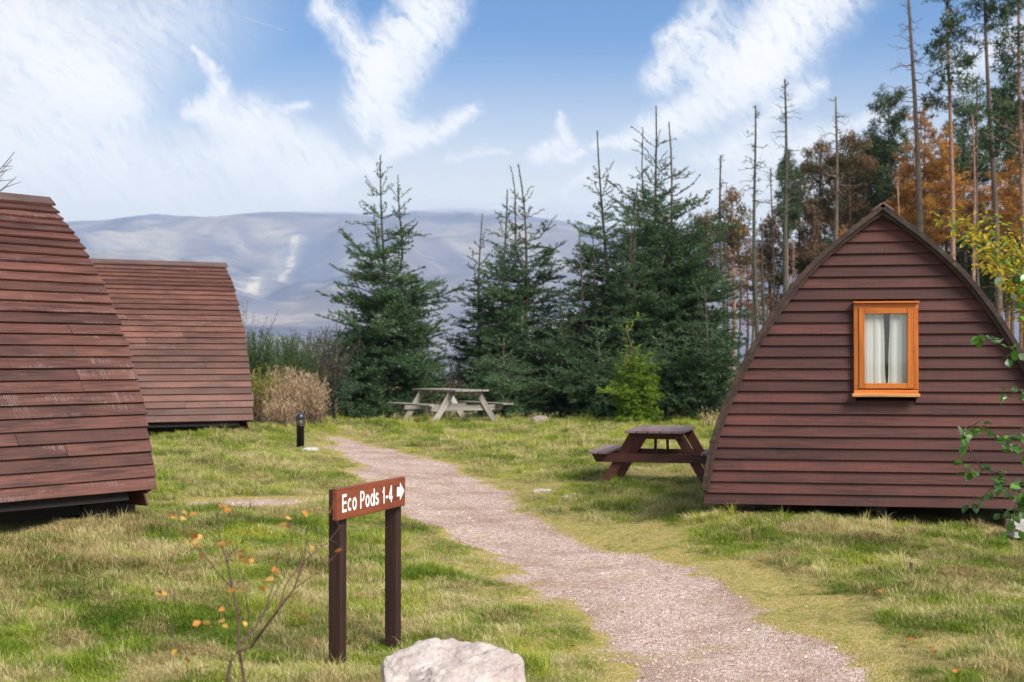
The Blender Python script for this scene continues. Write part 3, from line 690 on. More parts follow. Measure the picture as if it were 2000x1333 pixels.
# ------------------------------------------------------------------ bollard lamp
def bollard():
    g0 = ground_at(587, 872); k = .54 / .67; z = tz(g0[0], g0[1])
    r = thing('bollard_lamp', 'short black bollard lamp with domed top beside the gravel path', 'lamp', (g0[0], g0[1], z))
    def lathe(name, pr, mat, n=20):
        bm = bmesh.new(); rings = [[bm.verts.new((q * math.cos(2 * math.pi * i / n), q * math.sin(2 * math.pi * i / n), h)) for i in range(n)] for q, h in pr]
        for a, b in zip(rings, rings[1:]):
            for i in range(n): bm.faces.new((a[i], a[(i + 1) % n], b[(i + 1) % n], b[i]))
        bm.faces.new(rings[0][::-1]); bm.faces.new(rings[-1]); return bm_obj(name, bm, mat, r, True)
    S = .575
    lathe('base_plate', [(.09, -.03), (.09, .012), (.07, .02)], M['black']); lathe('post', [(.062, .02), (.062, .33), (.07, .332), (.07, .345)], M['black'])
    lathe('lens', [(.05, .345), (.05, .45)], plain('frosted lamp lens', (.32, .27, .22), .35, .15, 30, bump=0))
    for i in range(6):
        a = i * math.pi / 3 + .3; bm = bmesh.new(); tube(bm, [(.062 * math.cos(a), .062 * math.sin(a), .345), (.062 * math.cos(a), .062 * math.sin(a), .452)], .005, 6); bm_obj('cage_bar', bm, M['black'], r)
    for i in range(3):
        z = .37 + i * .028; n = 24; bm = bmesh.new(); tube(bm, [(.062 * math.cos(2 * math.pi * j / n), .062 * math.sin(2 * math.pi * j / n), z) for j in range(n + 1)], .0035, 5, False); bm_obj('cage_ring', bm, M['black'], r)
    lathe('cap', [(.070, .45), (.070, .475), (.066, .495), (.055, .52), (.036, .538), (.012, .547), (.002, .548)], plain('glossy dark cap', (.03, .035, .055), .22, .2, 30, bump=0))
bollard()

# ------------------------------------------------------------------ stones
def rock(name, label, loc, size, mat, seed, flat=.0, group=None, sub=4, rot=0., jag=.28):
    bm = bmesh.new(); bmesh.ops.create_icosphere(bm, subdivisions=sub, radius=1.); rd = random.Random(seed)
    planes = [(Vector((rd.gauss(0, 1), rd.gauss(0, 1), rd.gauss(0, .8))).normalized(), rd.uniform(.62, .92)) for _ in range(13)]
    if flat: planes.append((Vector((.03, -.1, 1)).normalized(), flat))
    from mathutils import noise
    for v in bm.verts:
        p = v.co.copy()
        for n_, d in planes:
            q = p.dot(n_) - d
            if q > 0: p -= n_ * q * .93
        nz = noise.fractal(p * 1.7 + Vector((seed, 0, 0)), 1., 2.1, 5); p += p.normalized() * nz * jag * .22
        nz = noise.fractal(p * 7 + Vector((seed, 3, 0)), 1., 2.1, 4); p += p.normalized() * nz * .022
        v.co = Vector((p.x * size[0], p.y * size[1], p.z * size[2]))
    o = bm_obj(name, bm, mat, None, sub < 5); o.location = loc; o.rotation_euler = (0, 0, rot); return tag(o, label, 'rock', group)
p = at(885, 1335, 6.9); z = tz(p.x, p.y)
zt = at(885, 1262, 6.85).z
rock('boulder', 'large pale pinkish boulder with a flat top at the bottom edge', (p.x + .03, p.y, z), (.47, .38, (zt - z) * 1.26), M['stone'], 5, .70, rot=.2, sub=6, jag=.5)
rock('boulder', 'low pale shoulder of rock against the right side of the big boulder', (at(1000, 1335, 6.8).x, 6.75, z - .02), (.22, .26, (at(990, 1305, 6.8).z - z) * 1.1), M['stone'], 8, .86, sub=6, jag=.7)
g0 = ground_at(603, 880); rock('stone', 'low lichened stone at the foot of the bollard lamp', (g0[0], g0[1], tz(g0[0], g0[1]) + .0), (.17, .14, .075), M['concrete'], 21, .8)
g0 = ground_at(1060, 822.5); rock('stone', 'smooth brown stone on the mound right of the grey picnic table', (at(1057, 0, 30.6).x, 30.6, at(1057, 826, 30.6).z - .05), (.30, .22, .21), M['stone_brown'], 33)
g0 = ground_at(1058, 966); rock('stone', 'flat pale stone in the grass at the path edge near the dark table', (g0[0], g0[1], tz(g0[0], g0[1]) + .03), (.16, .12, .05), M['stone'], 44, .8, rot=.3)
g0 = ground_at(1106, 975); rock('stone', 'small pale stone half sunk in grass, right of the flat one', (g0[0], g0[1], tz(g0[0], g0[1]) + .02), (.07, .07, .035), M['stone'], 47, .8)
c = at(1990, 1032, 12.9); o = part_box('concrete_block', None, (.30, .20, .16), (c.x + .06, c.y, c.z), None, M['concrete'], .008); tag(o, 'pale concrete block under the right end of the windowed pod', 'block')
g0 = ground_at(1778, 1124); o = part_box('wooden_peg', None, (.18, .022, .022), (g0[0], g0[1], tz(g0[0], g0[1]) + .03), (AZ, AX, AY), M['twig'], .002); tag(o, 'short brown wooden peg standing in the grass', 'peg')

# ------------------------------------------------------------------ vegetation generators
def norm(v): return v / np.maximum(np.linalg.norm(v, axis=-1, keepdims=True), 1e-9)
def needles(S, E, per_m, ln, wd, g, fwd=.6, tone=None, lnv=.3):
    """triangles bristling along twigs S->E"""
    L = np.linalg.norm(E - S, axis=1); n = np.maximum(1, np.round(L * per_m + g.random(len(L)) - .5)).astype(int)
    i = np.repeat(np.arange(len(L)), n); t = g.random(len(i))[:, None]
    P = S[i] * (1 - t) + E[i] * t; T = norm(E - S)[i]
    r = norm(np.cross(T, g.normal(size=(len(i), 3)))); D = norm(T * (fwd + .3 * g.random((len(i), 1))) + r)
    side = norm(np.cross(D, g.normal(size=(len(i), 3)))) * wd * .5
    l = ln * (1 - lnv + 2 * lnv * g.random((len(i), 1)))
    V = np.stack([P - side, P + side, P + D * l], 1)
    tn = np.clip((tone[i] if tone is not None else .5) + g.normal(0, .13, len(i)), 0, 1)
    return V, tn
def curves(P0, az, e0, e1, L, k=7):
    f = np.linspace(0, 1, k - 1)[None]; e = e0[:, None] * (1 - f) + e1[:, None] * f; st = (L / (k - 1))[:, None]
    d = np.stack([np.cos(e) * np.sin(az)[:, None], np.cos(e) * np.cos(az)[:, None], np.sin(e)], -1) * st[..., None]
    return np.concatenate([P0[:, None], P0[:, None] + np.cumsum(d, 1)], 1)
def along(C, i, t):
    k = C.shape[1]; x = t * (k - 1); j = np.minimum(x.astype(int), k - 2); f = (x - j)[:, None]
    return C[i, j] * (1 - f) + C[i, j + 1] * f, norm(C[i, j + 1] - C[i, j])
def sides(C, L, gap, ang, ratio, g, tmin=.12, cap=.6, minl=.05, lift=.15, flat=.25):
    """side twigs off curves C, returns start, end, parent index"""
    n = np.maximum(0, (L * (1 - tmin) / gap)).astype(int); i = np.repeat(np.arange(len(L)), n)
    if len(i) == 0: return np.zeros((0, 3)), np.zeros((0, 3)), i
    t = tmin + (1 - tmin) * g.random(len(i)); P, T = along(C, i, np.minimum(t, .999))
    up = np.array([0, 0, 1.]); s = norm(np.cross(T, up)) * np.where(g.random(len(i)) < .5, -1, 1)[:, None]
    D = norm(T * math.cos(ang) + s * math.sin(ang) + g.normal(0, flat, (len(i), 3)) + up * lift)
    l = np.clip(ratio * L[i] * (1 - t) + minl, 0, cap) * (.7 + .6 * g.random(len(i)))
    return P, P + D * l[:, None], i
def add_tubes(bm, C, rad0, rad1, n=4):
    for c, a, b in zip(C, rad0, rad1):
        k = len(c); tube(bm, c, [a + (b - a) * j / (k - 1) for j in range(k)], n, False)
SPR = leaf_mat('dark spruce needles', [(0, (.018, .042, .017)), (.42, (.060, .118, .046)), (.75, (.14, .215, .10)), (1, (.25, .33, .19))], .28, .55, obj_var=.14)
SPR_G = leaf_mat('yellow green pine needles', [(0, (.07, .13, .015)), (.5, (.17, .27, .025)), (1, (.33, .43, .05))], .35, .55, obj_var=.1)
SPR_B = leaf_mat('grey green pine needles', [(0, (.03, .065, .035)), (.5, (.075, .135, .075)), (1, (.14, .21, .12))], .3, .55, obj_var=.1)
def spruce(label, px, top_py, Y, R_px, seed, leaders=(), lean=0., base_dy=0, mat=None, dens=1., low_full=1., group='spruce trees behind the picnic table', bare=.75, name='spruce_tree'):
    g = np.random.default_rng(seed); x = (px - 1000) / F * Y; zt = at(px, top_py, Y).z; z0 = tz(x, Y); H = zt - z0; Rr = R_px * 1.1 / F * Y
    root = thing(name, label, 'tree', (x, Y, z0), 0, group)
    bm = bmesh.new(); S = []; E = []; T = []
    stems = [(0., 0., 0., H, Rr, 1.)] + [(dx / F * Y, g.uniform(-.3, .3), H * zs, hh, Rr * rr, q) for dx, zs, hh, rr, q in leaders]
    for (sx, sy, sz, h, Rm, q) in stems:
        # the stem wanders a little; the last metre is a bare leader
        nn = 12; f = np.linspace(0, 1, nn); wob = np.stack([np.sin(f * 5 + seed) * .03 * h * f * .5 + lean * f ** 3 * h * .12, np.cos(f * 4 + seed) * .02 * h * f, f * 0], -1)
        if sz > 0:   # side leader: starts on the main stem and turns up
            st = np.stack([sx * np.clip(f * 4, 0, 1) ** .6, sy * np.clip(f * 4, 0, 1) ** .6, sz - .35 + (h - sz + .35) * f], -1) + wob * .6
        else: st = np.stack([f * 0, f * 0, f * h], -1) + wob
        r0 = .012 + (h - max(sz, 0)) * .0085
        tube(bm, st, [r0 * (1 - .86 * k ** .8) + .004 for k in f], 6)
        length = h - max(sz, 0); d = bare * g.uniform(.7, 1.15); k = 0; P0 = []; az = []; e0 = []; e1 = []; L = []; spike = []
        SA = st[None]
        while d < length * .985:
            u = 1 - d / length; frac = d / H
            n = int(g.integers(4, 7)) if k else int(g.integers(3, 6)); a0 = g.random() * 6.28
            rl = Rm * min(1., (frac / .60)) ** .8 * (1.0 if frac < .9 else .92)
            rl = max(rl, .42 if k == 0 else .36)
            for j in range(n):
                p, _ = along(SA, np.array([0]), np.array([u])); P0.append(p[0]); az.append(a0 + j * 6.28 / n + g.normal(0, .25))
                up = R(46) * max(0, 1 - frac * 1.7); e0.append(up + R(g.normal(4, 9))); e1.append(up * .75 + R(g.normal(20, 12)) - (R(22) * max(0, (frac - .45) / .5)))
                L.append(rl * g.uniform(.45, 1.15) * (1 + .2 * math.sin(2 * az[-1] + seed)) * (1.38 if g.random() < .14 else 1)); spike.append(k < 2)
            # weaker branches between whorls
            gapn = min(.62, .34 + .28 * (1 - frac)) if k else .42
            for j in range(int((1.4 + 35 * max(0, min((frac - .28) * 1.8, 1)) * low_full) * (k > 0))):
                dd = d - g.random() * gapn; p, _ = along(SA, np.array([0]), np.array([1 - dd / length])); P0.append(p[0]); az.append(g.random() * 6.28)
                e0.append(R(g.normal(12 - 16 * frac, 14))); e1.append(R(g.normal(22 - 18 * frac, 12))); L.append(rl * g.uniform(.35, .98)); spike.append(False)
            d += gapn; k += 1
        P0 = np.array(P0); az = np.array(az); L = np.array(L); spike = np.array(spike)
        C = curves(P0, az, np.array(e0), np.array(e1), L)
        C[:, 1:] += g.normal(0, .018, C[:, 1:].shape)
        add_tubes(bm, C, .004 + L * .0085, np.full(len(L), .003), 3)
        tone = np.clip(.42 + g.normal(0, .13, len(L)), .1, .9)
        A, B, i = sides(C, np.where(spike, L * .35, L), .048 / dens, R(48), .42, g, .18, .48)
        fr_ = 1 - P0[:, 2] / H; keep = g.random(len(i)) < ((.40 + .58 * sm(fr_, .22, .55)) * g.uniform(.6, 1.25, len(L)))[i]; A, B, i = A[keep], B[keep], i[keep]
        S.append(A); E.append(B); T.append(np.clip(tone[i] + .12 * (np.linalg.norm(A[:, :2] - P0[i, :2], axis=1) / (L[i] + .01) - .4), 0, 1))
        l2 = np.linalg.norm(B - A, axis=1); big = l2 > .17
        A2, B2, i2 = sides(np.stack([A[big], B[big]], 1), l2[big], .075 / dens, R(45), .4, g, .2, .2, .04)
        S.append(A2); E.append(B2); T.append(np.clip(tone[i[big]][i2] + .08, 0, 1))
        for j in range(1, C.shape[1] - 1):
            S.append(C[:, j]); E.append(C[:, j + 1]); T.append(tone + .05)
        # fine needles on the leader itself
        S.append(st[-5:-1]); E.append(st[-4:]); T.append(np.full(4, .4))
    bm_obj('trunk', bm, M['bark_green'] if seed % 2 else M['bark'], root)
    S = np.concatenate(S); E = np.concatenate(E); T = np.concatenate(T)
    V, tn = needles(S, E, 78, .056, .019, g, .75, T)
    fast_mesh('crown', V, mat or SPR, root, 3, {'tone': tn})
    return root
SPG = 'spruce trees behind the picnic table'
spruce('big broad spruce left of the others, directly behind the grey picnic table', 757, 303, 35, 138, 1, [(28, .55, 6.1, .25, 1), (-22, .6, 5.4, .3, 1)], lean=-.2)
spruce('slim spruce with a single bare straight leader, right of the big broad one', 938, 417, 36, 66, 2, bare=1.1, dens=.8)
spruce('spruce with a straight bare leader in front of the one with the hooked tips', 984, 370, 35, 84, 3, bare=1.0)
spruce('spruce with two bending leaders and hooked side shoots above it', 1030, 320, 35.6, 100, 4, [(-22, .62, 6.35, .3, 1)], lean=-.35, bare=1.05)
spruce('low bushy spruce between the hooked spruce and the tall leader', 1096, 585, 33.5, 92, 5, low_full=1.5, bare=.3)
spruce('short spruce with two thin leaders on the left flank of the tall leader', 1137, 452, 34.5, 86, 6, [(24, .5, 4.45, .4, 1)], bare=.8)
spruce('spruce with one very long curved bare leader and a fork of side shoots', 1188, 255, 35.5, 104, 7, lean=-.25, bare=1.25)
spruce('spruce with slim reddish leaders on the left flank of the tallest pair', 1243, 357, 33.5, 96, 8, [(-10, .4, 4.6, .3, 1)], bare=.8)
spruce('tallest spruce of the cluster, with a thin whip of a leader', 1285, 205, 36.5, 128, 9, [(-26, .7, 7.5, .25, 1)], lean=-.15, bare=1.3)
spruce('big dense spruce with a second tall leader, right side of the cluster', 1312, 238, 34.2, 150, 10, low_full=1.7, lean=-.15, bare=1.2)
spruce('low wide spruce leaning toward the left edge of the windowed pod', 1380, 560, 30.5, 84, 12, low_full=1.5, bare=.35)
spruce('low dark spruce at the foot of the cluster, right of the brown stone', 1170, 640, 32.5, 100, 13, low_full=1.6, bare=.25)
spruce('low spruce filling the gap right of the grey picnic table', 985, 660, 33.2, 92, 14, low_full=1.4, bare=.25)
spruce('low dark spruce behind the top of the dark picnic table', 1300, 640, 31.2, 96, 19, low_full=1.6, bare=.3)
spruce('low shaggy spruce skirt to the left of the big broad one', 700, 640, 34, 84, 15, low_full=1.2, bare=.3)
spruce('blurred grey green young pine at the left foot of the big spruce', 655, 655, 32.5, 58, 16, mat=SPR_B, low_full=.7, bare=.25, dens=.8, name='young_pine', group=None)
spruce('bright yellow green young pine leaning out of the dark spruces', 1244, 640, 30.2, 52, 18, [(-14, .15, 1.5, .9, 1), (16, .08, .95, .9, 1)], mat=SPR_G, low_full=2.6, bare=.15, dens=1.5, name='young_pine', lean=-.9, group=None)

# ------------------------------------------------------------------ the wood on the right
PINE = leaf_mat('pine needles', [(0, (.022, .042, .018)), (.5, (.060, .105, .042)), (1, (.13, .175, .07))], .22, .6, obj_var=.25)
PINE_B = leaf_mat('browning pine needles', [(0, (.09, .055, .030)), (.4, (.12, .11, .05)), (.7, (.25, .14, .075)), (1, (.36, .20, .11))], .25, .6, obj_var=.2)
LARCH = leaf_mat('autumn larch needles', [(0, (.24, .11, .025)), (.5, (.56, .27, .06)), (1, (.76, .44, .13))], .35, .6, obj_var=.18)
def crown_data(seed, H, base, Rr, kind):
    """wood tubes and foliage of a crown between base and H on a stem at the origin"""
    g = np.random.default_rng(seed); bm = bmesh.new()
    nb = int((H - base) * {'larch': 17, 'pine': 13, 'tall': 9, 'dead': 9}[kind]); u = np.sort(g.random(nb)); z = base + (H - base) * u
    V0 = None
    shape = {'pine': lambda u: np.clip(np.sin((u * .82 + .16) * math.pi), .12, 1) ** .7, 'larch': lambda u: (1 - u) ** .75 * np.clip(u * 6 + .45, 0, 1) + .06,
             'tall': lambda u: (1 - u) ** .5 * (.45 + .55 * np.sin(u * 9 + seed) ** 2) + .1, 'dead': lambda u: (1 - u) ** .6 + .08}[kind](u)
    L = Rr * shape * g.uniform(.5, 1.15, nb); az = g.random(nb) * 6.28
    e0 = R(1) * g.normal({'pine': 22, 'larch': 5, 'tall': 12, 'dead': -4}[kind], 14, nb); e1 = R(1) * g.normal({'pine': 28, 'larch': 12, 'tall': 15, 'dead': 12}[kind], 20, nb)
    C = curves(np.stack([z * 0, z * 0, z], -1), az, e0, e1, L); C[:, 1:] += g.normal(0, .05, C[:, 1:].shape)
    add_tubes(bm, C, .012 + L * .012, np.full(nb, .006), 3)
    tone = np.clip(.45 + g.normal(0, .2, nb), 0, 1)
    A, B, i = sides(C, L, {'pine': .085, 'larch': .075, 'tall': .10, 'dead': .16}[kind], R(50), .35, g, .25, .8, .15, lift=.2, flat=.45)
    l2 = np.linalg.norm(B - A, axis=1)
    if kind == 'dead':
        V, tn = needles(A, B, 6, .20, .012, g, .9, tone[i]); V = np.concatenate([V, np.stack([A - [[0, 0, .006]], A + [[0, 0, .006]], B], 1)]); tn = np.r_[tn, tone[i]]
        return bm, V, tn
    if kind == 'larch':
        A2, B2, i2 = sides(np.stack([A, B], 1), l2, .12, R(50), .5, g, .1, .4, .08, lift=-.05)
        V, tn = needles(np.concatenate([A, A2]), np.concatenate([B, B2]), 38, .12, .028, g, .3, np.r_[tone[i], tone[i][i2]])
        return bm, V, tn
    # pines: shaggy tufts at the twig ends
    tip = B; m = len(tip); k = 20 if kind == 'pine' else 15
    j = np.repeat(np.arange(m), k); c = tip[j] + g.normal(0, .10 if kind == 'pine' else .07, (m * k, 3)); D = norm(g.normal(size=(m * k, 3)) + [0, 0, .35])
    l = g.uniform(.12, .23, (m * k, 1)); s = norm(np.cross(D, g.normal(size=(m * k, 3)))) * .026
    V = np.stack([c - s, c + s, c + D * l], 1); tn = np.clip(tone[i][j] + g.normal(0, .12, m * k), 0, 1)
    return bm, V, tn
_cache = {}
def wood_tree(name, label, px, top_py, Y, kind, Rpx, base_py, trunk_r, seed, mat, lean_px=0, bark='bark', group=None, variant=None):
    x = (px - 1000) / F * Y; z0 = tz(x, Y); H = at(px, top_py, Y).z - z0; b = max(at(px, base_py, Y).z - z0, .3)
    root = thing(name, label, 'tree', (x, Y, z0), 0, group)
    g = np.random.default_rng(seed); lx = lean_px / F * Y
    key = variant
    f = np.linspace(0, 1, 11); st = np.stack([lx * (1 - f) + np.sin(f * 7 + seed) * .06, np.cos(f * 5 + seed) * .08, f * H - .1 * (1 - f)], -1)
    bm = bmesh.new(); tube(bm, st, [trunk_r * (1.12 - .95 * k) + .012 for k in f], 9)
    o = bm_obj('trunk', bm, M[bark], root, True)
    if key and key in _cache:
        limb, crown, H0, b0, R0_ = _cache[key]
        for src in (limb, crown):
            c = src.copy(); link(c, root); s = (H - b) / (H0 - b0); sr = (Rpx / F * Y) / R0_
            c.scale = (sr, sr, s); c.rotation_euler = (0, 0, g.random() * 6.28); c.location = (0, 0, H - H0 * s)
        return root
    bm, V, tn = crown_data(seed, H, b, Rpx / F * Y, kind)
    # limbs and crown follow the wandering stem
    limb = bm_obj('limbs', bm, M[bark], root)
    co = np.empty(len(limb.data.vertices) * 3, np.float32); limb.data.vertices.foreach_get('co', co); co = co.reshape(-1, 3)
    def shift(P):
        if key: return P
        q = np.clip(P[..., 2] / H, 0, 1); P = P.copy(); P[..., 0] += np.interp(q, f, st[:, 0]); P[..., 1] += np.interp(q, f, st[:, 1]); return P
    co = shift(co); limb.data.vertices.foreach_set('co', co.astype(np.float32).ravel()); limb.data.update()
    crown = fast_mesh('crown', shift(V), mat, root, 3, {'tone': tn})
    if key: _cache[key] = (limb, crown, H, b, Rpx / F * Y)
    return root
LARCH_B = leaf_mat('pinkish brown larch needles', [(0, (.14, .08, .045)), (.5, (.27, .16, .10)), (1, (.40, .26, .17))], .3, .6, obj_var=.18)
DEADW = leaf_mat('dead grey twigs', [(0, (.05, .042, .038)), (1, (.14, .11, .095))], .0, .9)
WT = wood_tree
# dead snags, left to right
WT('dead_tree', 'short dead snag with one broken upper branch, leftmost of the bare snags', 1406, 303, 46, 'dead', 34, 560, .07, 201, DEADW, lean_px=12, bark='bark_green')
WT('dead_tree', 'thin dead snag with short stubby branches, second of the bare snags', 1474, 204, 48, 'dead', 46, 470, .075, 202, DEADW, lean_px=4, bark='bark_green')
WT('dead_tree', 'tallest dead snag with ragged side branches, just left of the roof slope', 1533, 153, 49, 'dead', 56, 420, .10, 203, DEADW, lean_px=6, bark='bark_green')
WT('dead_tree', 'dead pine snag with a spread of twiggy upper branches above the roof slope', 1635, 188, 52, 'dead', 74, 380, .10, 204, DEADW, lean_px=-5, bark='bark')
WT('dead_tree', 'faint thin dead stem standing between the second snag and tallest snag', 1508, 330, 60, 'dead', 40, 560, .05, 205, DEADW, lean_px=4)
# tall pines of the wood's edge
WT('pine_tree', 'tall leaning pine with a nearly bare pinkish trunk above the pod apex', 1776, -60, 55, 'dead', 60, 260, .15, 211, DEADW, lean_px=36, bark='bark')
WT('pine_tree', 'tall pine with dark open tufted crown right of the leaning trunk', 1853, -70, 57, 'tall', 72, 215, .12, 212, PINE, lean_px=12, bark='bark_orange')
WT('pine_tree', 'tall pine with a curved pale trunk and dark tufts at the top right', 1922, -110, 54, 'tall', 84, 105, .13, 213, PINE, lean_px=36, bark='bark')
WT('pine_tree', 'tall dark pine at the right edge with a reddish trunk', 1990, -140, 52, 'tall', 80, 330, .12, 214, PINE, lean_px=14, bark='bark_orange')
WT('pine_tree', 'slim pine with a small dark tuft crown between the two tallest', 1908, 150, 58, 'tall', 52, 330, .07, 215, PINE, lean_px=4, bark='bark')
WT('pine_tree', 'thin bare stem in front of the dark pines over the right roof slope', 1902, 225, 50, 'dead', 20, 400, .07, 216, DEADW, lean_px=4, bark='bark_orange')
WT('pine_tree', 'broken pale stem rising just right of the pod apex', 1756, 345, 50, 'dead', 12, 400, .05, 217, DEADW, bark='bark_orange')
# crowns behind
fill = [  # px, top, dist, kind, radius px, base px, mat, variant, label
 (1738,178,66,'pine',62,430,PINE,'p1','dark green pine crown immediately left of the orange larches'),
 (1884,196,68,'pine',62,440,PINE,'p1','dark green pine crown behind the tall curved trunk'),
 (1975,150,66,'pine',70,430,PINE,'p2','dark pine crown against the sky at the right edge'),
 (1806,190,60,'larch',96,470,LARCH,'l1','bright orange larch behind the tall leaning trunk'),
 (1850,240,63,'larch',90,480,LARCH,'l1','orange larch close behind the pine with the orange trunk'),
 (1998,250,58,'larch',100,470,LARCH,'l2','rusty orange larch at the right edge of the wood'),
 (1940,330,61,'larch',84,500,LARCH,'l2','rusty larch low between the curved trunk and right edge'),
 (1662,262,62,'pine',58,460,PINE_B,'b1','browning pine crown right of the twiggy dead snag'),
 (1603,280,64,'pine',52,450,PINE_B,'b1','browning pine crown between the tallest snag and twiggy snag'),
 (1700,300,68,'pine',62,500,PINE,'p3','green pine crown low over the left roof slope'),
 (1640,370,66,'pine',66,540,PINE,'p3','green pine crown under the browning pines'),
 (1560,365,60,'pine',46,540,PINE_B,'b2','brownish pine crown directly right of the tallest snag'),
 (1720,400,58,'larch',80,560,LARCH,'l1','low orange brown larch right behind the pod roof'),
 (1432,378,54,'pine',42,570,PINE_B,'b3','small open pine crown right of the leftmost snag'),
 (1505,430,62,'pine',44,600,PINE_B,'b3','small brownish pine between the two thinnest snags'),
 (1540,300,58,'pine',34,470,PINE,'p2','dark narrow pine tuft behind the tallest snag'),
 (1378,420,56,'pine',40,560,PINE_B,'b2','brownish pine crown showing past the right side of the spruces'),
 (1600,470,60,'pine',62,620,PINE,'p3','low green pine beside the left slope of the windowed roof'),
 (1470,480,58,'larch',60,640,LARCH_B,'l3','thin pinkish brown larch low between the snags'),
 (1780,360,70,'pine',76,520,PINE,'p1','dark pine deep in the wood behind the larches'),
 (1925,400,70,'pine',80,560,PINE,'p2','dark pine deep in the wood above the yellow willow'),
 (1560,560,64,'pine',60,680,PINE_B,'b2','low browning pine at the bottom of the wood'),
 (1840,420,72,'pine',86,560,PINE,'p3','dark pine deep in the wood over the roof peak'),
 (2010,420,72,'pine',86,560,PINE,'p1','dark pine deep in the wood at the frame edge'),
 (1700,400,72,'pine',80,560,PINE,'p2','dark pine deep behind the roof peak, left side'),
 (1700,262,70,'pine',60,470,PINE,'p2','green pine crown between the browning crowns and the dark pine'),
 (1768,300,64,'larch',60,520,LARCH,'l1','golden larch just left of the leaning trunk over the roof peak'),
 (1965,430,60,'pine',90,620,PINE,'p3','low dense pine behind the yellow willow'),
 (1900,470,62,'pine',80,620,PINE,'p1','low dense pine over the middle of the right roof slope'),
 (1590,400,59,'larch',54,600,LARCH_B,'l3','pinkish brown larch under the browning crown left of the twiggy snag'),
 (1650,440,57,'larch',70,640,LARCH,'l2','rusty brown larch touching the left roof slope'),
]
for q, (px, tp, Y, kd, rp, bp_, mt, var, lb) in enumerate(fill):
    WT('larch_tree' if kd == 'larch' else 'pine_tree', lb, px, tp, Y, kd, rp, bp_, .06 + .02 * (q % 3), 300 + q, mt, bark=('bark_orange' if q % 2 else 'bark'), variant=var)
# slender trunks inside the wood
TL = ['slender grey trunk between the two leftmost dead snags', 'slender orange trunk just left of the second dead snag', 'slender greenish trunk just right of the second dead snag',
 'slender grey trunk close on the left of the tallest dead snag', 'slender orange trunk close on the right of the tallest dead snag', 'slender greenish trunk farther right of the tallest dead snag, low down',
 'slender grey trunk reaching up between the tallest and the twiggy dead snag', 'slender orange trunk left of the twiggy dead snag', 'slender greenish trunk right of the twiggy dead snag above the left roof slope',
 'slender grey trunk left of the dark green pine above the left roof slope', 'slender orange trunk between the leaning pine and orange trunked pine', 'slender greenish trunk immediately right of the pine with the orange trunk',
 'slender grey trunk rising behind the top sprays of the yellow willow', 'slender orange trunk between the curved pale pine and the pine at the right edge', 'slender greenish trunk just left of the pod apex',
 'slender grey trunk close behind the leftmost short dead snag', 'slender orange trunk low in the gap below the thin faint dead stem']
for q, (px, tp, Y) in enumerate([(1446, 480, 60), (1462, 500, 66), (1490, 450, 55), (1521, 520, 63), (1548, 470, 57), (1575, 500, 68), (1590, 430, 59), (1612, 400, 66), (1668, 380, 70), (1690, 350, 62), (1822, 300, 66), (1870, 330, 68), (1888, 400, 60), (1968, 300, 63), (1715, 330, 70), (1424, 520, 63), (1499, 560, 70)]):
    WT('bare_tree', TL[q], px, tp, Y, 'dead', 24, tp + 160, .045 + .015 * (q % 3), 500 + q, DEADW, lean_px=random.uniform(-8, 8), bark=('bark', 'bark_orange', 'bark_green')[q % 3], group='slender bare trunks in the wood')

# ------------------------------------------------------------------ shrubs, broom, dry grass
def bush(name, label, cat, px, Y, w_px, top_py, n, seed, leafm, wood, spread=.5, leaf=(40, .035, .012), stem_r=.004, group=None, droop=0., twig=True, kind=None):
    g = np.random.default_rng(seed); x = (px - 1000) / F * Y; z0 = tz(x, Y); H = at(px, top_py, Y).z - z0; W = w_px / F * Y
    P0 = np.stack([g.normal(0, W * .22, n), g.normal(0, W * .2, n), np.zeros(n)], -1)
    P0[:, 2] = terrain(P0[:, 0] + x, P0[:, 1] + Y) - z0
    az = g.random(n) * 6.28; L = H * g.uniform(.55, 1.12, n); e0 = R(90) - np.abs(g.normal(0, spread * .5, n)); e1 = e0 - np.abs(g.normal(.15, spread * .5, n)) - droop
    C = curves(P0, az, e0, e1, L)
    root = thing(name, label, cat, (x, Y, z0), 0, group); bm = bmesh.new(); add_tubes(bm, C, np.full(n, stem_r * 1.3), np.full(n, stem_r * .4), 3); bm_obj('stems', bm, wood, root)
    tone = g.random(n) * .7 + .15
    S = [C[:, j] for j in range(2, 6)]; E_ = [C[:, j + 1] for j in range(2, 6)]; T = [tone] * 4
    if twig:
        A, B, i = sides(C, L, .09, R(30), .22, g, .25, .5, .1, lift=.3); S.append(A); E_.append(B); T.append(tone[i])
    V, tn = needles(np.concatenate(S), np.concatenate(E_), leaf[0], leaf[1], leaf[2], g, 1.0, np.concatenate(T))
    fast_mesh('foliage', V, leafm, root, 3, {'tone': tn}); return root
BROOM = leaf_mat('broom green', [(0, (.03, .065, .018)), (.5, (.075, .14, .035)), (1, (.15, .22, .06))], .3)
HEATH = leaf_mat('brown winter twigs', [(0, (.035, .026, .024)), (.6, (.10, .07, .060)), (1, (.17, .12, .09))], .1)
GORSE = leaf_mat('yellowing shrub leaves', [(0, (.12, .15, .02)), (.5, (.30, .30, .05)), (1, (.50, .46, .12))], .35)
STRAW = leaf_mat('dry straw stalks', [(0, (.28, .18, .10)), (.5, (.52, .36, .21)), (1, (.70, .55, .37))], .3)
bush('broom_bush', 'tall green broom bush against the right edge of the farther pod', 'bush', 505, 29, 80, 665, 230, 31, BROOM, M['bark_green'], .28, (46, .05, .010))
bush('broom_bush', 'green broom bush behind the bollard lamp, right of the tallest broom', 'bush', 566, 31, 90, 668, 230, 32, BROOM, M['bark_green'], .3, (40, .05, .010))
